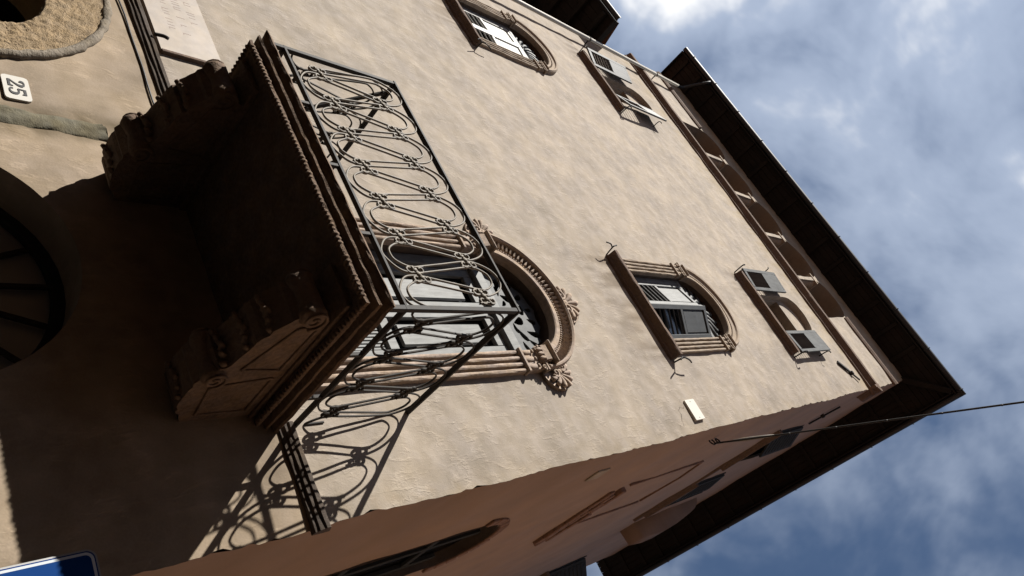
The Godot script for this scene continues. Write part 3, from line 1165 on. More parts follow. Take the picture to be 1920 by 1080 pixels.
func arched_window(H: Node3D, o: Dictionary, label: String, al: float, ar: float, _id: String):
	var W := child_node("window", H, label)
	var cx: float = o.cx
	var mat: Material = M.stone
	var st := mb()
	sweep(st, [Vector2(-0.02, 9.36), Vector2(0.035, 9.37), Vector2(0.045, 9.395), Vector2(0.125, 9.405), Vector2(0.135, 9.415), Vector2(0.135, 9.462), Vector2(-0.3, 9.475)], Vector3(cx - 0.76, 0, 0), Vector3(cx + 0.79, 0, 0), Vector3.BACK, Vector3.UP, true, 16, 0.006)
	put(st, "sill", M.stone_brown, W)
	pilaster(W, cx - 0.72, cx - 0.52, 9.46, 10.94, 0.20, 0.045, mat)
	pilaster(W, cx + 0.52, cx + 0.72, 9.46, 10.94, 0.20, 0.045, mat)
	st = mb()
	reveal(st, o, 0.26)
	put(st, "reveal", M.reveal, W)
	var c := Vector3(cx, o.spring, 0)
	st = mb()
	arc_sweep(st, c, [Vector2(0.515, -0.05), Vector2(0.515, 0.035), Vector2(0.525, 0.045), Vector2(0.56, 0.045), Vector2(0.565, 0.025), Vector2(0.585, 0.025), Vector2(0.59, 0.045), Vector2(0.64, 0.055), Vector2(0.65, 0.08), Vector2(0.68, 0.085), Vector2(0.70, 0.06), Vector2(0.71, -0.02)], 0, PI, 40)
	put(st, "archivolt", mat, W)
	st = mb(true)
	for k in 44:
		var a := PI * (k + 0.5) / 44
		ball(st, c + Vector3(cos(a) * 0.575, sin(a) * 0.575, 0.032), Vector3(0.012, 0.012, 0.012), Basis.IDENTITY, 5, 4)
	put(st, "bead_moulding", mat, W)
	for s in [-1.0, 1.0]:
		st = mb()
		var cc := c + Vector3(s * 0.60, 0.01, 0.0)
		extrude(st, PackedVector2Array([Vector2(-0.02, -0.07), Vector2(0.05, -0.055), Vector2(0.085, -0.015), Vector2(0.09, 0.02), Vector2(-0.02, 0.025)]), Transform3D(Basis(Vector3.BACK, Vector3.UP, Vector3.RIGHT), cc), -0.06, 0.06)
		box(st, cc + Vector3(-0.09, 0.025, -0.02), cc + Vector3(0.10, 0.045, 0.115), 0.006)
		st.set_smooth_group(1)
		for k in 3:
			ball(st, cc + Vector3(-0.04 + 0.04 * k, -0.03, 0.072), Vector3(0.017, 0.035, 0.014))
		put(st, "corbel", mat, W)
	# wooden jambs and the pierced head
	st = mb()
	box(st, Vector3(cx - 0.53, 9.48, -0.16), Vector3(cx - 0.455, 11.1, -0.075), 0.006)
	box(st, Vector3(cx + 0.455, 9.48, -0.16), Vector3(cx + 0.53, 11.1, -0.075), 0.006)
	box(st, Vector3(cx - 0.53, 11.06, -0.165), Vector3(cx + 0.53, 11.14, -0.07), 0.006)
	put(st, "window_frame", M.wood_grey, W)
	st = mb(true)
	for k in 9:
		var a := PI * (k + 0.5) / 9.0
		var pts := PackedVector3Array()
		var rad := PackedFloat32Array()
		for q in 6:
			var r := 0.12 + 0.38 * q / 5.0
			pts.append(c + Vector3(cos(a + 0.12 * sin(q * 1.3)) * r, 0.02 + sin(a + 0.12 * sin(q * 1.3)) * r, -0.12))
			rad.append(0.018 + 0.022 * sin(PI * q / 5.0))
		tube(st, pts, rad, 5)
	st.set_smooth_group(-1)
	var fan := PackedVector2Array()
	for k in 19:
		var a := PI * k / 18.0
		fan.append(Vector2(cos(a) * (0.47 - 0.02 * (k % 2)), sin(a) * (0.47 - 0.02 * (k % 2)) + 0.01))
	extrude(st, fan, Transform3D(Basis.IDENTITY, c), -0.15, -0.125)
	put(st, "pierced_head", M.wood_mid, W)  # darker wood than the frame: shade in the head painted as colour
	st = mb()
	box(st, Vector3(cx - 0.56, 9.4, -0.262), Vector3(cx + 0.56, 11.75, -0.25))
	put(st, "window_pane", M.glass, W)
	var wl := 0.455
	leaf_mesh(W, Vector3(cx - 0.455, 9.49, -0.075), wl, 1.56, al, true, M.wood_grey if ar > 10.0 else M.wood_light)
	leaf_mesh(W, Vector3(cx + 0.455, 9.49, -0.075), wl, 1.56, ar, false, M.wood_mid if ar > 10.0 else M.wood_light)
	shutter_hook(W, Vector3(cx - 0.79, 9.42, 0.03), -1.0)
	shutter_hook(W, Vector3(cx + 0.82, 9.42, 0.03), 1.0)


func small_window(H: Node3D, o: Dictionary, label: String, al: float, ar: float):
	var W := child_node("window", H, label)
	var cx: float = o.cx
	var st := mb()
	sweep(st, [Vector2(-0.02, 13.22), Vector2(0.03, 13.24), Vector2(0.04, 13.275), Vector2(0.115, 13.29), Vector2(0.12, 13.35), Vector2(-0.35, 13.37)], Vector3(cx - 0.80, 0, 0), Vector3(cx + 0.80, 0, 0), Vector3.BACK, Vector3.UP, true, 12, 0.006)
	put(st, "sill", M.stone_brown, W)
	st = mb()
	reveal(st, o, 0.12)
	put(st, "reveal", M.plaster, W)
	# the blind head of the arch, set back, and the deep jambs of the square opening under it
	st = mb()
	var hw := 0.36
	var top := 14.72
	var line := outline(o)
	var head := PackedVector2Array()
	head.append(Vector2(cx - o.hw, 13.36))
	for k in range(1, line.size() - 1):
		head.append(line[k])
	head.append(Vector2(cx + o.hw, 13.36))
	head.append(Vector2(cx + hw, 13.36))
	head.append(Vector2(cx + hw, top))
	head.append(Vector2(cx - hw, top))
	head.append(Vector2(cx - hw, 13.36))
	extrude(st, head, Transform3D.IDENTITY, -0.36, -0.118)
	put(st, "arch_infill", M.plaster, W)
	st = mb()
	for s in [-1.0, 1.0]:
		bar(st, Vector3(cx + s * 0.33, 13.4, -0.30), Vector3(cx + s * 0.33, top, -0.30), Vector3.RIGHT, 0.05, 0.05, 0.004)
	bar(st, Vector3(cx - 0.30, top - 0.03, -0.30), Vector3(cx + 0.30, top - 0.03, -0.30), Vector3.UP, 0.05, 0.05, 0.004)
	bar(st, Vector3(cx, 13.4, -0.31), Vector3(cx, top - 0.05, -0.31), Vector3.RIGHT, 0.05, 0.04, 0.004)
	put(st, "window_frame", M.wood_dark, W)
	st = mb()
	box(st, Vector3(cx - 0.36, 13.36, -0.335), Vector3(cx + 0.36, top, -0.330))
	put(st, "window_pane", M.glass, W)
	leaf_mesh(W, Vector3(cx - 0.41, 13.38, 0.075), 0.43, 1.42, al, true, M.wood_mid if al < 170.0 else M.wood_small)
	leaf_mesh(W, Vector3(cx + 0.41, 13.38, 0.075), 0.43, 1.42, ar, false, M.wood_small if al > 170.0 else M.wood_grey)
	for s in [-1.0, 1.0]:
		st = mb(true)
		var at := Vector3(cx + s * 0.84, 13.32, 0.02)
		tube(st, spline([at + Vector3(0, 0, -0.04), at + Vector3(s * 0.01, 0, 0.16), at + Vector3(s * 0.02, 0.07, 0.18), at + Vector3(s * 0.03, 0.10, 0.15)], 4), 0.011, 5)
		at = Vector3(cx + s * 0.86, 14.5, 0.02)
		tube(st, spline([at + Vector3(0, 0, -0.04), at + Vector3(s * 0.01, 0, 0.14), at + Vector3(s * 0.05, 0.06, 0.15)], 4), 0.010, 5)
		put(st, "shutter_hook", M.iron, W)


func build_ground_openings(H: Node3D, door: Dictionary, portal: Dictionary):
	var st := mb()
	var D := child_node("street_door", H, "dark arched street door with radiating fanlight bars")
	reveal(st, door, 0.34)
	put(st, "reveal", M.plaster_low, D)
	st = mb()
	box(st, Vector3(-2.9, 0, -0.37), Vector3(-0.96, 3.35, -0.345))
	put(st, "fanlight_glass", M.fan_glass, D)
	st = mb()
	arc_sweep(st, Vector3(door.cx, door.spring, -0.34), [Vector2(0.75, 0), Vector2(0.75, 0.05), Vector2(0.825, 0.05), Vector2(0.825, 0)], 0, PI, 30)
	box(st, Vector3(door.cx - 0.82, door.spring - 0.1, -0.34), Vector3(door.cx + 0.82, door.spring, -0.27), 0.01)
	put(st, "fanlight_frame", M.wood_dark, D)
	for k in 7:
		var a := PI * (k + 1) / 8.0
		st = mb()
		bar(st, Vector3(door.cx + cos(a) * 0.2, door.spring + sin(a) * 0.2, -0.31), Vector3(door.cx + cos(a) * 0.76, door.spring + sin(a) * 0.76, -0.31), Vector3.BACK, 0.03, 0.03, 0.004)
		put(st, "fanlight_bar", M.iron, D)
	st = mb()
	box(st, Vector3(door.cx - 0.82, 0, -0.34), Vector3(door.cx - 0.01, door.spring - 0.1, -0.28), 0.01)
	box(st, Vector3(door.cx + 0.01, 0, -0.34), Vector3(door.cx + 0.82, door.spring - 0.1, -0.28), 0.01)
	put(st, "door_leaf", M.wood_dark, D)

	# the rough stone arch at the far left
	var Q := child_node("stone_portal", H, "arched opening framed in rough golden stone with a raised rim")
	var c := Vector3(-4.62, 2.86, 0.0)
	var n2 := FastNoiseLite.new()
	n2.seed = 77
	n2.frequency = 14.0
	n2.fractal_octaves = 4
	st = mb(true)
	var inner := Vector3(portal.cx, portal.spring, 0)
	var na := 110
	var nr := 34
	var grid := []
	for i in na + 1:
		var a := PI * i / na
		var row := []
		for k in nr + 1:
			var t := float(k) / nr
			var p0 := inner + Vector3(cos(a) * 0.47, sin(a) * 0.47, 0)
			var p1 := c + Vector3(cos(a) * 1.03, sin(a) * 1.03, 0)
			var p := p0.lerp(p1, t)
			p.z = 0.02 + 0.020 * n2.get_noise_2d(p.x, p.y) + 0.008 * n2.get_noise_2d(p.x * 3.0, p.y * 3.0)
			if k == 0:
				p.z = -0.3
			row.append(p)
		grid.append(row)
	for i in na:
		for k in nr:
			quad(st, grid[i][k], grid[i][k + 1], grid[i + 1][k + 1], grid[i + 1][k])
	for s in [0, na]:
		for k in nr:
			var a: Vector3 = grid[s][k]
			var b: Vector3 = grid[s][k + 1]
			quad(st, a, b, Vector3(b.x, 0, b.z), Vector3(a.x, 0, a.z))
	put(st, "rough_stone_face", M.stone_rough, Q)
	st = mb(true)
	var pts := PackedVector3Array()
	var rad := PackedFloat32Array()
	pts.append(c + Vector3(1.06, -2.86, 0.01))
	rad.append(0.035)
	for i in 61:
		var a := PI * i / 60.0
		var r := 1.06 + 0.012 * n_mid.get_noise_2d(a * 3.0, 1.0)
		pts.append(c + Vector3(cos(a) * r, sin(a) * r, 0.01))
		rad.append(0.034 + 0.012 * n_mid.get_noise_2d(a * 9.0, 8.0))
	pts.append(c + Vector3(-1.06, -2.86, 0.01))
	rad.append(0.035)
	tube(st, pts, rad, 8)
	put(st, "stone_rim", M.stone_rim, Q)
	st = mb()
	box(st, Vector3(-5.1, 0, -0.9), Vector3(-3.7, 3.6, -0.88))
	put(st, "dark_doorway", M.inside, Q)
	# the stained half-round strip running up to the left bracket
	st = mb(true)
	var prof := []
	for k in 9:
		var a := PI * k / 8.0
		prof.append(Vector2(cos(a) * 0.085, sin(a) * 0.026 - 0.008))
	sweep(st, prof, Vector3(-2.965, 0, 0.0), Vector3(-3.0, 3.62, 0.0), Vector3.RIGHT, Vector3.BACK, true, 50, 0.02)
	put(st, "stained_strip", material(surface_maps(256, 610, Color(0.085, 0.076, 0.052), 0.3, 0.3, 0.15, 0.15, 0.03), 0.6, 0.8, 0.95), H, "grey-green stained plaster rib below the left bracket")


func build_side_features(H: Node3D, o: Dictionary):
	# wall turned: local x runs along -z of the wall (z = cx), out of the wall is +x
	var W := child_node("side_window", H, "tall dark arched window on the shaded side wall")
	var turn := Basis(Vector3.UP, PI / 2)     # local x -> -z, local z -> x
	var T := Transform3D(turn, Vector3(0, 0, 0))
	var st := mb()
	var line := PackedVector2Array()
	line.append(Vector2(-o.hw, o.y0))
	for i in 21:
		var a := PI - PI * i / 20.0
		line.append(Vector2(cos(a) * o.hw, o.spring + sin(a) * o.hw))
	line.append(Vector2(o.hw, o.y0))
	for i in line.size() - 1:
		var a := line[i]
		var b := line[i + 1]
		quad(st, Vector3(0.01, a.y, o.cx - a.x), Vector3(0.01, b.y, o.cx - b.x), Vector3(-0.10, b.y, o.cx - b.x), Vector3(-0.10, a.y, o.cx - a.x))
	put(st, "reveal", M.reveal, W)
	st = mb()
	box(st, Vector3(-0.12, 4.2, o.cx - 0.5), Vector3(-0.10, 7.2, o.cx + 0.5))
	put(st, "window_pane", M.glass_dull, W)
	st = mb()
	for s in [-1.0, 1.0]:
		bar(st, Vector3(-0.075, 4.3, o.cx + s * 0.41), Vector3(-0.075, 6.7, o.cx + s * 0.41), Vector3.RIGHT, 0.045, 0.07, 0.005)
	bar(st, Vector3(-0.075, 4.3, o.cx), Vector3(-0.075, 7.0, o.cx), Vector3.RIGHT, 0.04, 0.06, 0.005)
	for y in [5.3, 6.3]:
		bar(st, Vector3(-0.075, y, o.cx - 0.4), Vector3(-0.075, y, o.cx + 0.4), Vector3.RIGHT, 0.035, 0.08, 0.005)
	put(st, "window_frame", M.wood_dark, W)
	# thin brick arch round it
	for k in 13:
		var a := PI * (k + 0.5) / 13.0
		st = mb()
		var xf := Transform3D(Basis(Vector3.RIGHT, 0) * turn, Vector3(0, o.spring, o.cx)) * Transform3D(Basis(Vector3.BACK, a - PI / 2), Vector3.ZERO)
		obox(st, xf, Vector3(-0.058, o.hw + 0.01, -0.03), Vector3(0.058, o.hw + 0.12, 0.022 + 0.006 * rng.randf()), 0.008)
		put(st, "brick", M.brick, W)
	# remains of a terracotta sill band and a walled-up window
	var B := child_node("sill_band", H, "weathered brick sill band of a walled-up side window")
	for k in 7:
		for r in 3:
			st = mb()
			var z := -1.42 - k * 0.205 - (0.1 if r == 1 else 0.0)
			box(st, Vector3(-0.03, 9.06 + r * 0.115, z - 0.195), Vector3(0.022 + 0.02 * rng.randf() + r * 0.012, 9.165 + r * 0.115, z), 0.01)
			put(st, "brick", M.brick, B)
	st = mb()
	for seg in [[Vector3(0.0, 9.46, -1.38), Vector3(0.0, 11.45, -1.37)], [Vector3(0.0, 9.6, -2.54), Vector3(0.0, 11.35, -2.6)]]:
		bar(st, seg[0], seg[1], Vector3.RIGHT, 0.045, 0.03, 0.004)
	bar(st, Vector3(0.0, 11.40, -2.6), Vector3(0.0, 11.62, -1.9), Vector3.RIGHT, 0.04, 0.03, 0.004)
	bar(st, Vector3(0.0, 11.62, -1.9), Vector3(0.0, 11.46, -1.40), Vector3.RIGHT, 0.042, 0.03, 0.004)
	put(st, "walled_up_window_outline", M.brick, H, "thin brick outline of a walled-up arched window")
	# pale patch of old plaster near the corner
	st = mb()
	box(st, Vector3(-0.02, 7.58, -0.63), Vector3(0.014, 7.80, -0.43), 0.006)
	put(st, "repaired_patch", M.plaster, H)
	# long ledge under the upper side windows
	st = mb()
	sweep(st, [Vector2(-0.02, 13.40), Vector2(0.035, 13.42), Vector2(0.045, 13.47), Vector2(0.03, 13.49), Vector2(-0.02, 13.50)], Vector3(0, 0, -0.95), Vector3(0, 0, -4.2), Vector3.RIGHT, Vector3.UP, true, 10, 0.005)
	put(st, "side_ledge", M.stone_brown, H)
	# three shuttered windows further along
	for d in [[-1.55, 13.52, 22.0, 14.0], [-3.35, 13.52, 8.0, 8.0], [-6.9, 13.1, 60.0, 50.0]]:
		var S := child_node("shuttered_window", H)
		var zc: float = d[0]
		var y0: float = d[1]
		st = mb()
		sweep(st, [Vector2(-0.02, y0 - 0.10), Vector2(0.05, y0 - 0.08), Vector2(0.09, y0 - 0.06), Vector2(0.09, y0), Vector2(-0.02, y0 + 0.01)], Vector3(0, 0, zc + 0.62), Vector3(0, 0, zc - 0.62), Vector3.RIGHT, Vector3.UP, true, 3, 0.004)
		put(st, "sill", M.stone_brown, S)
		st = mb()
		box(st, Vector3(-0.03, y0 + 0.011, zc - 0.47), Vector3(0.016, y0 + 1.5, zc + 0.47), 0.004)
		put(st, "window_frame", M.wood_dark, S)
		for s in 2:
			var at := Transform3D(turn, Vector3(0.03, y0 + 0.02, zc + (0.45 if s == 0 else -0.45)))
			at = at * Transform3D(Basis(Vector3.UP, deg_to_rad(-d[2] if s == 0 else d[3])), Vector3.ZERO)
			st = mb()
			var sg := 1.0 if s == 0 else -1.0
			box(st, Vector3(minf(0, 0.44 * sg), 0, -0.02), Vector3(maxf(0, 0.44 * sg), 1.42, 0.015), 0.005)
			for k in 9:
				box(st, Vector3(minf(0.06 * sg, 0.38 * sg), 0.10 + k * 0.14, 0.015), Vector3(maxf(0.06 * sg, 0.38 * sg), 0.17 + k * 0.14, 0.026), 0.004)
			put(st, "shutter", M.wood_dark, S).transform = at
	# chimney breast that grows out of the wall and curves back under the eaves
	st = mb(true)
	var prof := []
	var yy := [13.95, 14.0, 14.4, 14.84, 15.3, 15.68, 16.0, 16.28, 16.48, 16.60]
	var xx := [0.0, 0.30, 0.345, 0.35, 0.32, 0.275, 0.235, 0.185, 0.10, -0.01]
	for k in yy.size():
		prof.append(Vector2(xx[k], yy[k]))
	sweep(st, prof, Vector3(0, 0, -4.55), Vector3(0, 0, -4.95), Vector3.RIGHT, Vector3.UP, true, 2)
	put(st, "chimney_breast", M.chimney, H, "bulging chimney breast high on the side wall")


func build_cracks(H: Node3D):
	# a hairline crack near the corner
	for d in [[Vector2(-0.05, 8.70), Vector2(-0.42, 9.05)]]:
		var st := mb()
		var n := 16
		var side: Vector2 = (d[1] - d[0]).orthogonal().normalized()
		var prev := []
		for k in n + 1:
			var t := float(k) / n
			var p: Vector2 = d[0].lerp(d[1], t) + side * (n_edge.get_noise_2d(t * 4.0, d[0].x * 7.0) * 0.10)
			var w: float = 0.0030 * sin(PI * clampf(t, 0.03, 0.97)) * (0.7 + 0.8 * rng.randf())
			var a := front_point(p.x + side.x * w, p.y + side.y * w) + Vector3(0, 0, 0.003)
			var b := front_point(p.x - side.x * w, p.y - side.y * w) + Vector3(0, 0, 0.003)
			if prev:
				quad(st, prev[0], a, b, prev[1])
			prev = [a, b]
		put(st, "crack", M.crack, H)


func build_irons(H: Node3D):
	# wall anchors: a flat wedge through an eye
	var st := mb()
	var a := Vector3(-0.594, 15.08, 0.03)
	var b := Vector3(-0.189, 15.556, 0.03)
	bar(st, a, a.lerp(b, 0.62), Vector3.BACK, 0.03, 0.055, 0.006)
	bar(st, a.lerp(b, 0.55), b, Vector3.BACK, 0.026, 0.03, 0.006)
	var m := a.lerp(b, 0.62)
	box(st, m + Vector3(-0.035, -0.035, -0.05), m + Vector3(0.035, 0.035, 0.035), 0.01)
	put(st, "wall_anchor", M.iron, H, "iron wall anchor on the sunlit front")
	st = mb()
	a = Vector3(0.03, 15.09, -1.03)
	b = Vector3(0.03, 15.47, -0.51)
	bar(st, a, b, Vector3.RIGHT, 0.03, 0.05, 0.006)
	m = a.lerp(b, 0.45)
	box(st, m + Vector3(-0.05, -0.03, -0.03), m + Vector3(0.03, 0.03, 0.03), 0.01)
	put(st, "wall_anchor", M.iron, H, "iron wall anchor on the shaded side")


# ---------------------------------------------------------------- the balcony
const BX0 := -2.76
const BX1 := -0.62
const BZ := 1.30
const RAIL_L := -2.72
const RAIL_R := -0.65
const RAIL_Z := 1.24
const RAIL_Y0 := 4.225
const RAIL_Y1 := 5.155


func build_balcony():
	var B := thing("balcony", "carved stone balcony on two scrolled brackets with wrought iron railing", "balcony")
	var mat: Material = M.stone_balcony
	# slab with its moulded edge running round three sides
	var st := mb()
	var prof := [Vector2(-0.20, 3.99), Vector2(-0.115, 3.99), Vector2(-0.11, 3.982), Vector2(-0.062, 3.978), Vector2(-0.058, 3.996), Vector2(-0.092, 4.002), Vector2(-0.094, 4.026), Vector2(-0.034, 4.031), Vector2(-0.028, 4.044), Vector2(-0.062, 4.050), Vector2(-0.062, 4.072), Vector2(-0.006, 4.078), Vector2(0.004, 4.088), Vector2(-0.004, 4.104), Vector2(-0.20, 4.107)]
	sweep_ring(st, prof, 0.0)
	put(st, "slab_edge", mat, B)
	st = mb()
	box(st, Vector3(BX0 + 0.18, 4.0, -0.05), Vector3(BX1 - 0.18, 4.106, BZ - 0.18))
	put(st, "slab", mat, B)
	# row of egg-shaped beads under the edge
	st = mb(true)
	var n := 62
	for k in n:
		var x := lerpf(BX0 + 0.1, BX1 - 0.1, (k + 0.5) / n)
		var s := 1.0 + 0.25 * n_mid.get_noise_1d(k * 3.3)
		ball(st, Vector3(x, 3.986, BZ - 0.078), Vector3(0.0145, 0.022, 0.026) * s, Basis.IDENTITY, 6, 4)
	for sx in [BX0 + 0.078, BX1 - 0.078]:
		for k in 36:
			var z := lerpf(0.02, BZ - 0.09, (k + 0.5) / 36.0)
			ball(st, Vector3(sx, 3.986, z), Vector3(0.026, 0.022, 0.0145), Basis.IDENTITY, 6, 4)
	put(st, "egg_moulding", mat, B)
	console(B, -2.62, -2.38, -1.0)
	console(B, -1.0, -0.76, 1.0)
	railing(B)


func sweep_ring(st: SurfaceTool, prof: Array, _w: float):
	# the edge moulding of the slab: left side, front, right side with mitred corners
	var path := [[Vector3(BX0, 0, -0.03), Vector3(-1, 0, 0)], [Vector3(BX0, 0, BZ), Vector3(-1, 0, 1)], [Vector3(BX1, 0, BZ), Vector3(1, 0, 1)], [Vector3(BX1, 0, -0.03), Vector3(1, 0, 0)]]
	var steps := [18, 34, 18]
	var m := prof.size()
	for s in 3:
		var rows := []
		for t in steps[s] + 1:
			var f: float = float(t) / float(steps[s])
			var p: Vector3 = path[s][0].lerp(path[s + 1][0], f)
			var row := []
			for k in m:
				# offset direction: blend of the two ends is exact only at the mitres, so build from both ends
				var a: Vector3 = path[s][0] + path[s][1] * prof[k].x
				var b: Vector3 = path[s + 1][0] + path[s + 1][1] * prof[k].x
				var q := a.lerp(b, f) + Vector3(0, prof[k].y, 0)
				var j := 0.007
				q += Vector3(n_mid.get_noise_3d(q.x * 4, q.y * 4, q.z * 4), n_mid.get_noise_3d(q.x * 4 + 9, q.y * 4, q.z * 4), n_mid.get_noise_3d(q.x * 4, q.y * 4 + 7, q.z * 4)) * j
				row.append(q)
			rows.append(row)
		for t in steps[s]:
			for k in m - 1:
				quad(st, rows[t][k], rows[t + 1][k], rows[t + 1][k + 1], rows[t][k + 1])


func console(B: Node3D, x0: float, x1: float, outer: float):
	var C := child_node("bracket", B, "scrolled stone bracket, %s one" % ("sun-edged far" if outer < 0 else "panelled near"))
	var st := mb()
	var side := [Vector2(-0.03, 3.99), Vector2(-0.03, 3.56), Vector2(0.06, 3.51), Vector2(0.15, 3.465), Vector2(0.28, 3.45), Vector2(0.40, 3.455), Vector2(0.50, 3.50), Vector2(0.56, 3.585), Vector2(0.66, 3.61), Vector2(0.78, 3.63), Vector2(0.90, 3.69), Vector2(1.00, 3.76), Vector2(1.05, 3.83), Vector2(1.04, 3.90), Vector2(0.98, 3.92), Vector2(0.97, 3.955), Vector2(1.09, 3.96), Vector2(1.10, 3.99)]
	# rough, carved outline
	var n := side.size()
	var fine := []
	for i in n:
		var a: Vector2 = side[i]
		var b: Vector2 = side[(i + 1) % n]
		for k in 4:
			var p := a.lerp(b, k / 4.0)
			if p.y < 3.95 and p.x > 0.0:
				p += Vector2(n_mid.get_noise_2d(p.x * 6 + x0, p.y * 6), n_mid.get_noise_2d(p.x * 6, p.y * 6 + 9)) * 0.016
			fine.append(p)
	var poly := PackedVector2Array(fine)
	var xf := Transform3D(Basis(Vector3(0, 0, 1), Vector3(0, 1, 0), Vector3(1, 0, 0)), Vector3.ZERO)
	extrude(st, poly, xf, x0, x1)
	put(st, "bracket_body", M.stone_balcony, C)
	# scroll rolls across the front of each stage
	for r in [[1.0, 3.83, 0.085], [0.46, 3.535, 0.075]]:
		st = mb(true)
		var pts := PackedVector3Array()
		var rad := PackedFloat32Array()
		for k in 11:
			var t := k / 10.0
			pts.append(Vector3(lerpf(x0 - 0.025, x1 + 0.025, t), r[1], r[0]))
			rad.append(r[2] * (1.0 - 0.28 * sin(PI * t) - (0.3 if k == 0 or k == 10 else 0.0)))
		tube(st, pts, rad, 14)
		for sx in [x0 - 0.027, x1 + 0.027]:
			var sp := PackedVector3Array()
			for k in 22:
				var a := k * 0.5
				var rr: float = r[2] * (0.95 - 0.04 * k)
				sp.append(Vector3(sx, r[1] + sin(a) * rr, r[0] - cos(a) * rr))
			tube(st, sp, 0.010, 5)
		put(st, "scroll", M.stone_balcony, C)
	# leaf carving on the underside: overlapping ribbed leaves in low relief
	st = mb(true)
	for k in 5:
		var t := (k + 0.3) / 5.0
		var z := lerpf(0.18, 0.95, t)
		var y := lerpf(3.44, 3.71, t)
		for q in 5:
			var u := (q - 2) * 0.045
			var tip := 0.11 - absf(q - 2) * 0.018
			var pts := PackedVector3Array()
			var rad := PackedFloat32Array()
			for m in 5:
				var f := m / 4.0
				pts.append(Vector3((x0 + x1) / 2 + u * (0.7 + 0.45 * f), y + 0.02 - 0.03 * f * f - (0.02 if m == 4 else 0.0), z - 0.06 + tip * f * 1.2))
				rad.append(0.008 + 0.017 * sin(PI * (0.2 + 0.7 * f)))
			tube(st, pts, rad, 5)
	put(st, "acanthus_leaf", M.stone_balcony, C)
	# panels on both cheeks
	for sx in [[x0, -1.0], [x1, 1.0]]:
		st = mb()
		for pnl in [[[0.07, 3.60], [0.07, 3.90], [0.42, 3.90], [0.36, 3.56]], [[0.52, 3.66], [0.50, 3.90], [0.92, 3.92], [0.90, 3.80]]]:
			for i in 4:
				var a: Array = pnl[i]
				var b: Array = pnl[(i + 1) % 4]
				bar(st, Vector3(sx[0] + sx[1] * 0.004, a[1], a[0]), Vector3(sx[0] + sx[1] * 0.004, b[1], b[0]), Vector3.RIGHT, 0.014, 0.018, 0.004)
		put(st, "cheek_panel", M.stone_balcony, C)
	st = mb()
	box(st, Vector3(x0 - 0.02, 3.955, -0.02), Vector3(x1 + 0.02, 3.998, 1.13), 0.006)
	put(st, "bracket_cap", M.stone_balcony, C)


func rail_panel(G: Node3D, at: Callable, lows: Array, pitch: float, u0: float, u1: float, normal: Vector3):
	# two meanders of round bar, tied where they touch, with little C-scrolls on each tie
	var s := 0.19 * pitch
	var g := 0.03 * pitch
	var hp := pitch * 0.5
	var ya := RAIL_Y0 + 0.215
	var yb := RAIL_Y0 + 0.68
	var y1 := RAIL_Y1 - 0.018
	var y0 := RAIL_Y0 + 0.018
	for k in lows.size():
		var c: float = lows[k]
		# upward inner loop and downward outer loop of one meander
		var up := [[c - g, ya], [c - 0.5 * (g + hp - s), (ya + yb) / 2], [c - (hp - s), yb], [c - (hp - s) * 0.93, yb + 0.07], [c - (hp - s) * 0.5, yb + 0.135], [c, yb + 0.15], [c + (hp - s) * 0.5, yb + 0.135], [c + (hp - s) * 0.93, yb + 0.07], [c + (hp - s), yb], [c + 0.5 * (g + hp - s), (ya + yb) / 2], [c + g, ya]]
		var up2 := [[c - s, ya], [c - 0.5 * (s + hp - g), (ya + yb) / 2], [c - (hp - g), yb], [c - hp * 0.86, yb + 0.10], [c - hp * 0.52, y1 - 0.035], [c, y1], [c + hp * 0.52, y1 - 0.035], [c + hp * 0.86, yb + 0.10], [c + (hp - g), yb], [c + 0.5 * (s + hp - g), (ya + yb) / 2], [c + s, ya]]
		var d := c + hp
		var dn := [[d - (hp - g), ya], [d - hp * 0.86, ya - 0.10], [d - hp * 0.52, y0 + 0.035], [d, y0], [d + hp * 0.52, y0 + 0.035], [d + hp * 0.86, ya - 0.10], [d + (hp - g), ya]]
		var dn2 := [[d - (hp - s), ya], [d - (hp - s) * 0.93, ya - 0.06], [d - (hp - s) * 0.5, ya - 0.125], [d, ya - 0.14], [d + (hp - s) * 0.5, ya - 0.125], [d + (hp - s) * 0.93, ya - 0.06], [d + (hp - s), ya]]
		for q in [up, up2, dn, dn2]:
			var ctrl := []
			var ok := true
			for p in q:
				var uu: float = clampf(p[0], u0 + 0.01, u1 - 0.01)
				if absf(uu - p[0]) > 0.12:
					ok = false
				ctrl.append(at.call(uu, p[1]))
			if not ok:
				continue
			var st := mb(true)
			ribbon(st, spline(ctrl, 6), normal, 0.0115, 0.0145)
			put(st, "scrolled_bar", M.iron_light if normal == Vector3.BACK else M.iron_shaded, G)  # same bars, lit tone in front and unlit tone at the sides
		# ties
		for q in [[c, ya], [c - hp, yb]]:
			if q[0] < u0 + 0.04 or q[0] > u1 - 0.04:
				continue
			tie(G, at, q[0], q[1], s, normal)


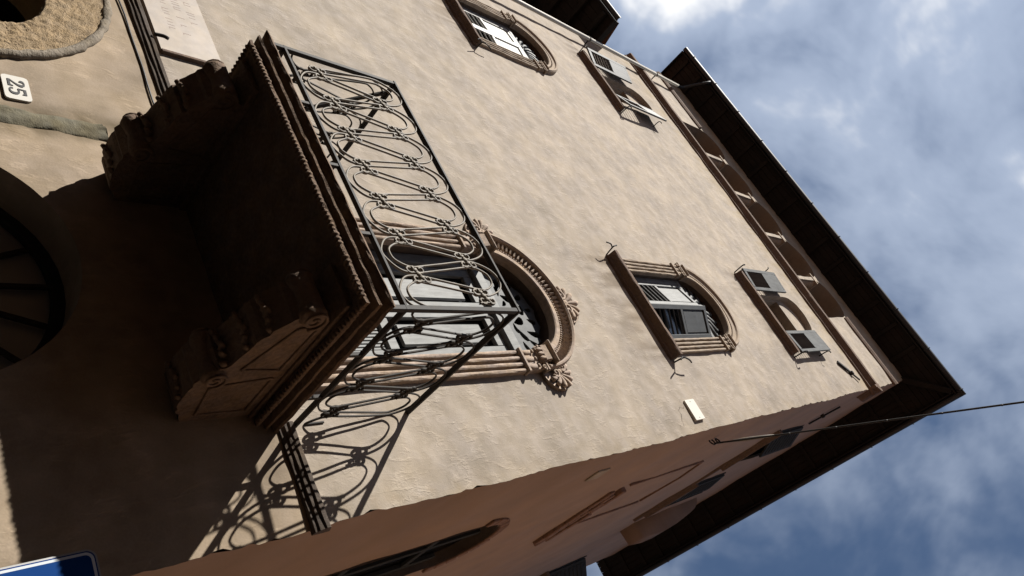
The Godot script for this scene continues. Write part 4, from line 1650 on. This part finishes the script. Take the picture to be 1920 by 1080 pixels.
func tie(G: Node3D, at: Callable, u: float, y: float, s: float, normal: Vector3):
	var st := mb(true)
	for e in [-1.0, 1.0]:
		# pairs of C-scrolls either side of the tie, one pair facing up, one down
		for v in [-1.0, 1.0]:
			var pts := []
			for k in 15:
				var a: float = -1.2 + k * 0.37
				var r := 0.033 * (1.0 - 0.048 * k)
				pts.append(at.call(u + e * s * 0.62 + cos(a) * r * 0.9, y + e * 0.012 + v * 0.040 + sin(a) * r * v))
			ribbon(st, PackedVector3Array(pts), normal, 0.0125, 0.020)
		ribbon(st, spline([at.call(u + e * s, y - 0.062), at.call(u + e * s * 0.94, y), at.call(u + e * s, y + 0.062)], 3), normal, 0.010, 0.021)
	ribbon(st, spline([at.call(u - s, y - 0.030), at.call(u - s * 0.45, y - 0.016), at.call(u, y), at.call(u + s * 0.45, y + 0.016), at.call(u + s, y + 0.030)], 4), normal, 0.018, 0.026)
	st.set_smooth_group(1)
	for e in [-0.5, 0.0, 0.5]:
		ball(st, at.call(u + e * s, y + e * 0.03), Vector3(0.019, 0.022, 0.019), Basis.IDENTITY, 6, 5)
	put(st, "tie_scroll", M.iron_light if normal == Vector3.BACK else M.iron_shaded, G)  # ties follow the bars


func railing(B: Node3D):
	var G := child_node("railing", B, "wrought iron railing of looping bars with scrolled ties")
	# rails and posts
	var corners := [Vector3(RAIL_L, 0, 0.0), Vector3(RAIL_L, 0, RAIL_Z), Vector3(RAIL_R, 0, RAIL_Z), Vector3(RAIL_R, 0, 0.0)]
	for y in [RAIL_Y0, RAIL_Y1]:
		for i in 3:
			var a: Vector3 = corners[i] + Vector3(0, y, 0)
			var b: Vector3 = corners[i + 1] + Vector3(0, y, 0)
			var d := (b - a).normalized()
			var st := mb()
			var w := 0.040 if y > 5 else 0.034
			bar(st, a - (d * w / 2 if i == 1 else Vector3.ZERO), b + (d * w / 2 if i == 1 else -d * (w / 2 + 0.001) if i == 0 else Vector3.ZERO) if i != 2 else b, Vector3.UP, 0.022, w, 0.003)
			put(st, "rail", M.iron, G)
	for i in [1, 2]:
		var st := mb()
		var c: Vector3 = corners[i]
		box(st, c + Vector3(-0.016, 4.08, -0.016), c + Vector3(0.016, RAIL_Y1 - 0.0115, 0.016), 0.003)
		put(st, "post", M.iron, G)
	# small feet that lift the bottom rail off the slab
	for x in [-2.2, -1.68, -1.16]:
		var st := mb()
		box(st, Vector3(x - 0.012, 4.08, RAIL_Z - 0.012), Vector3(x + 0.012, RAIL_Y0 - 0.011, RAIL_Z + 0.012), 0.002)
		put(st, "foot", M.iron, G)
	for z in [0.35, 0.8]:
		for x in [RAIL_L, RAIL_R]:
			var st := mb()
			box(st, Vector3(x - 0.012, 4.08, z - 0.012), Vector3(x + 0.012, RAIL_Y0 - 0.011, z + 0.012), 0.002)
			put(st, "foot", M.iron, G)
	var lows := []
	for k in range(0, 8):
		lows.append(-2.56 + 0.278 * k)
	rail_panel(G, func(u: float, y: float) -> Vector3: return Vector3(u, y, RAIL_Z), lows, 0.278, RAIL_L, RAIL_R, Vector3.BACK)
	var sl := []
	for k in range(-1, 5):
		sl.append(0.142 + 0.311 * k)
	rail_panel(G, func(u: float, y: float) -> Vector3: return Vector3(RAIL_R, y, u), sl, 0.311, 0.0, RAIL_Z, Vector3.RIGHT)
	rail_panel(G, func(u: float, y: float) -> Vector3: return Vector3(RAIL_L, y, u), sl, 0.311, 0.0, RAIL_Z, Vector3.RIGHT)
	# the oblique stay seen at the far end
	var st := mb()
	bar(st, Vector3(RAIL_L, RAIL_Y1 - 0.02, 1.15), Vector3(RAIL_L + 0.02, 4.15, 0.55), Vector3.RIGHT, 0.022, 0.03, 0.003)
	put(st, "stay", M.iron, G)


# ---------------------------------------------------------------- neighbours and ground
func build_neighbour():
	var N := thing("neighbour_house", "darker neighbouring house with lower eaves beyond the drainpipe", "house")
	var st := mb()
	box(st, Vector3(-16.0, 0, -9.0), Vector3(-9.06, 14.9, -0.9))
	put(st, "wall", M.plaster_side, N)
	var R := child_node("roof", N)
	var y := 14.72
	st = mb()
	for k in 8:
		var z0 := lerpf(-0.9, 0.58, k / 8.0)
		box(st, Vector3(-16.3, y + 0.03 + 0.004 * (k % 2), z0), Vector3(-9.03 if k < 5 else -8.86, y + 0.07, z0 + 0.178), 0.004)
	put(st, "soffit_boards", M.roof_wood, R)
	for i in 9:
		st = mb()
		var x := -9.14 - i * 0.62
		box(st, Vector3(x - 0.05, y - 0.09, -0.9), Vector3(x + 0.05, y + 0.028, 0.56), 0.01)
		put(st, "rafter", M.roof_wood, R)
	st = mb()
	box(st, Vector3(-16.3, y - 0.03, 0.585), Vector3(-8.83, y + 0.16, 0.615), 0.004)
	box(st, Vector3(-8.86, y - 0.028, 0.03), Vector3(-8.83, y + 0.16, 0.583), 0.004)
	put(st, "fascia", M.roof_wood, R)
	st = mb(true)
	var prof := []
	for k in 9:
		var a := PI + PI * k / 8.0
		prof.append(Vector2(cos(a) * 0.06, sin(a) * 0.06))
	for k in 9:
		var a := TAU - PI * k / 8.0
		prof.append(Vector2(cos(a) * 0.053, sin(a) * 0.053 + 0.004))
	sweep(st, prof, Vector3(-16.3, y + 0.08, 0.68), Vector3(-8.82, y + 0.08, 0.68), Vector3.BACK, Vector3.UP, false, 1)
	put(st, "gutter", M.gutter, R)
	st = mb()
	quad(st, Vector3(-16.3, y + 0.165, 0.615), Vector3(-16.3, y + 1.8, -4.5), Vector3(-9.05, y + 1.8, -4.5), Vector3(-8.83, y + 0.165, 0.615))
	quad(st, Vector3(-16.3, y + 1.8, -4.5), Vector3(-16.3, y + 0.16, -9.4), Vector3(-9.05, y + 0.16, -9.4), Vector3(-9.05, y + 1.8, -4.5))
	put(st, "tiled_roof", M.roof_tile, R)


func build_ground():
	var st := mb()
	quad(st, Vector3(-200, 0, -200), Vector3(200, 0, -200), Vector3(200, 0, 200), Vector3(-200, 0, 200))
	var g := put(st, "ground", M.paving, self)
	g.set_meta("kind", "structure")


func build_street_houses():
	# unseen far sides of both lanes; low and side houses added to shape light
	for d in [["opposite_house", Vector3(-22, 0, 5.6), Vector3(1.0, 6.8, 14), "unseen low house across the front lane, added to block sky light"], ["opposite_house", Vector3(2.4, 0, 5.6), Vector3(10, 11.5, 14), "taller house across the front lane that holds the wire"], ["unseen_lane_house", Vector3(5.4, 0, -16), Vector3(12, 12.5, 2.6), "unseen ochre house across the side lane, added for warm bounce light"]]:
		var N := thing(d[0], d[3], "house")
		var st := mb()
		box(st, d[1], d[2], 0.02)
		put(st, "wall", M.ochre_bounce if d[0] == "unseen_lane_house" else M.ochre, N)
		st = mb()
		box(st, Vector3(d[1].x - 0.4, d[2].y, d[1].z - 0.4), Vector3(d[2].x + 0.4, d[2].y + 0.15, d[2].z + 0.4), 0.02)
		put(st, "roof", M.roof_tile, N)


# ---------------------------------------------------------------- small things
func rounded(w: float, h: float, r: float, n := 5) -> PackedVector2Array:
	var out := PackedVector2Array()
	for q in [[w / 2 - r, h / 2 - r, 0.0], [-w / 2 + r, h / 2 - r, PI / 2], [-w / 2 + r, -h / 2 + r, PI], [w / 2 - r, -h / 2 + r, PI * 1.5]]:
		for k in n + 1:
			var a: float = q[2] + PI / 2 * k / n
			out.append(Vector2(q[0] + cos(a) * r, q[1] + sin(a) * r))
	return out


func build_small_things():
	# house number
	var P := thing("house_number_plate", "white enamel house number plate reading 25 on the plaster", "house number", Vector3(-3.262, 3.121, 0.012))
	var st := mb()
	extrude(st, rounded(0.222, 0.152, 0.022, 2), Transform3D.IDENTITY, -0.012, 0.006)
	put(st, "plate", M.enamel, P)
	var font := SystemFont.new()
	font.font_names = PackedStringArray(["Droid Serif"])
	font.font_weight = 700
	var tm := TextMesh.new()
	tm.text = "25"
	tm.font = font
	tm.font_size = 64
	tm.pixel_size = 0.0021
	tm.depth = 0.004
	tm.material = M.black_paint
	var t := MeshInstance3D.new()
	t.name = "number"
	t.mesh = tm
	t.position = Vector3(0, 0.0, 0.0075)
	P.add_child(t)
	# marble tablet with a worn inscription
	var K := thing("marble_tablet", "pale pink marble wall tablet with faint worn lettering", "plaque", Vector3(-4.9, 4.24, 0))
	st = mb()
	box(st, Vector3(-0.83, 0.0, -0.01), Vector3(0.80, 0.54, 0.03), 0.006)
	put(st, "slab", M.marble, K)
	st = mb()
	for r in [[0.30, -0.6, 0.52, 0.075], [0.415, -0.5, 0.30, 0.075], [0.18, -0.6, 0.45, 0.06]]:
		var x: float = r[1]
		while x < r[2]:
			var hgt: float = r[3] * (0.7 + 0.3 * rng.randf())
			if rng.randf() < 0.62:
				box(st, Vector3(x, r[0] - hgt / 2, 0.0295), Vector3(x + 0.006, r[0] + hgt / 2, 0.0308))
				if rng.randf() < 0.4:
					box(st, Vector3(x + 0.006, r[0] - hgt / 2, 0.0295), Vector3(x + 0.025, r[0] - hgt / 2 + 0.006, 0.0306))
			x += 0.03 + 0.012 * rng.randf()
	put(st, "inscription", M.letter, K)
	st = mb()
	box(st, Vector3(0.801, -0.0, -0.01), Vector3(0.832, 0.54, 0.045), 0.004)
	put(st, "shaded_side_strip", M.stone_brown, K)  # brown strip added for the tablet edge in shade, shade as colour
	# little iron peg on the ledge under it
	var I := thing("iron_peg", "small iron peg standing on the moulding under the marble tablet", "peg")
	st = mb(true)
	tube(st, spline([Vector3(-4.22, 4.20, 0.07), Vector3(-4.20, 4.26, 0.09), Vector3(-4.17, 4.29, 0.10)], 4), 0.016, 6)
	put(st, "peg", M.iron, I)
	# thin cable running below the floor moulding
	st = mb(true)
	var pts := []
	for k in 30:
		var x := lerpf(-8.9, -2.75, k / 29.0)
		pts.append(Vector3(x, 4.035 + 0.010 * n_mid.get_noise_1d(x * 2.0), 0.012))
	tube(st, spline(pts, 3), 0.008, 5)
	var cab := put(st, "wall_cable", M.black_paint, self)
	cab.set_meta("label", "thin black cable clipped along the wall under the moulding")
	cab.set_meta("category", "cable")
	# blank plate on the front near the corner
	st = mb()
	extrude(st, rounded(0.252, 0.212, 0.008, 2), Transform3D(Basis.IDENTITY, Vector3(-0.25, 9.175, 0.012)), -0.02, 0.012)
	var pl := put(st, "wall_plate", M.white_plate, self)
	pl.set_meta("label", "blank white rectangular plate high on the front near the corner")
	pl.set_meta("category", "wall plate")
	for q in [Vector3(-0.35, 9.175, 0.0245), Vector3(-0.15, 9.175, 0.0245)]:
		st = mb(true)
		ball(st, q, Vector3(0.008, 0.008, 0.004), Basis.IDENTITY, 8, 4)
		put(st, "screw", M.zinc, pl)
	# road sign at the foot of the corner
	var S := thing("road_sign", "blue road sign with white border at the house corner", "sign", Vector3(0.09, 0, 0.1))
	var c := Vector3(0, 2.66, 0)
	st = mb()
	extrude(st, rounded(0.44, 0.60, 0.045, 6), Transform3D(Basis.IDENTITY, c), -0.012, 0.0)
	put(st, "panel", M.zinc, S)
	st = mb()
	extrude(st, rounded(0.424, 0.584, 0.038, 6), Transform3D(Basis.IDENTITY, c), 0.0, 0.0012)
	put(st, "blue_border", M.blue_paint, S)
	st = mb()
	extrude(st, rounded(0.412, 0.572, 0.034, 6), Transform3D(Basis.IDENTITY, c), 0.0012, 0.0022)
	put(st, "white_border", M.white_paint, S)
	st = mb()
	extrude(st, rounded(0.388, 0.548, 0.026, 6), Transform3D(Basis.IDENTITY, c), 0.0022, 0.0032)
	put(st, "blue_field", M.blue_paint, S)
	st = mb(true)
	tube(st, PackedVector3Array([Vector3(0.1, 0, -0.04), Vector3(0.1, 2.9, -0.04)]), 0.026, 10)
	put(st, "post", M.zinc, S)
	# drainpipe at the far end of the front
	var D := thing("drainpipe", "slim pale drainpipe down the far edge of the front", "drainpipe")
	st = mb(true)
	tube(st, PackedVector3Array([Vector3(-8.475, 0, 0.145), Vector3(-8.475, 17.9, 0.145)]), 0.040, 10)
	put(st, "pipe", M.pipe, D)
	st = mb(true)
	tube(st, spline([Vector3(-8.475, 17.88, 0.145), Vector3(-8.46, 18.1, 0.17), Vector3(-8.35, 18.28, 0.42), Vector3(-8.25, 18.40, 0.62), Vector3(-8.25, 18.52, 0.69)], 5), 0.040, 10)
	put(st, "swan_neck", M.gutter, D)
	for y in [2.0, 5.0, 8.0, 11.0, 14.0, 16.8]:
		st = mb(true)
		tube(st, PackedVector3Array([Vector3(-8.475, y, 0.145), Vector3(-8.475, y + 0.03, 0.145)]), 0.048, 10)
		st.set_smooth_group(-1)
		box(st, Vector3(-8.485, y + 0.005, -0.03), Vector3(-8.465, y + 0.025, 0.10))
		put(st, "pipe_clip", M.iron, D)
	# wire stretched from the side wall across the lane
	var Wr := thing("suspension_wire", "stranded wire stretched from a hook on the side wall across the sky", "wire")
	st = mb(true)
	var a := Vector3(0.07, 10.03, -0.38)
	var e := Vector3(1.262, 10.12, 2.54)
	var far := a.lerp(e, 2.05) + Vector3(0, 0.15, 0)
	var line := []
	for k in 15:
		var q := k / 14.0
		line.append(a.lerp(far, q) - Vector3(0, 0.10 * sin(PI * q), 0))
	tube(st, spline(line, 3), 0.011, 6)
	put(st, "strand", M.iron, Wr)
	st = mb(true)
	for r in [[0.0, 0.045], [0.07, 0.032]]:
		var ring := PackedVector3Array()
		for k in 13:
			var q := TAU * k / 12.0
			ring.append(Vector3(0.03 + r[0] * 0.4, 10.02, -0.41 + r[0]) + Vector3(cos(q), sin(q), 0.3 * cos(q)) * r[1])
		tube(st, ring, 0.010, 5)
	put(st, "hook", M.iron, Wr)
	st = mb(true)
	var p0 := a.lerp(far, 0.03)
	var p1 := a.lerp(far, 0.11)
	tube(st, PackedVector3Array([p0, p0.lerp(p1, 0.3), p0.lerp(p1, 0.7), p1]), [0.012, 0.022, 0.020, 0.012], 8)
	put(st, "turnbuckle", M.iron_light, Wr)
	for k in 7:
		st = mb(true)
		var q := a.lerp(far, 0.14 + k * 0.08) - Vector3(0, 0.10 * sin(PI * (0.14 + k * 0.08)), 0)
		ball(st, q + Vector3(0, -0.012, 0), Vector3(0.013, 0.018, 0.013))
		put(st, "wire_clip", M.iron, Wr)
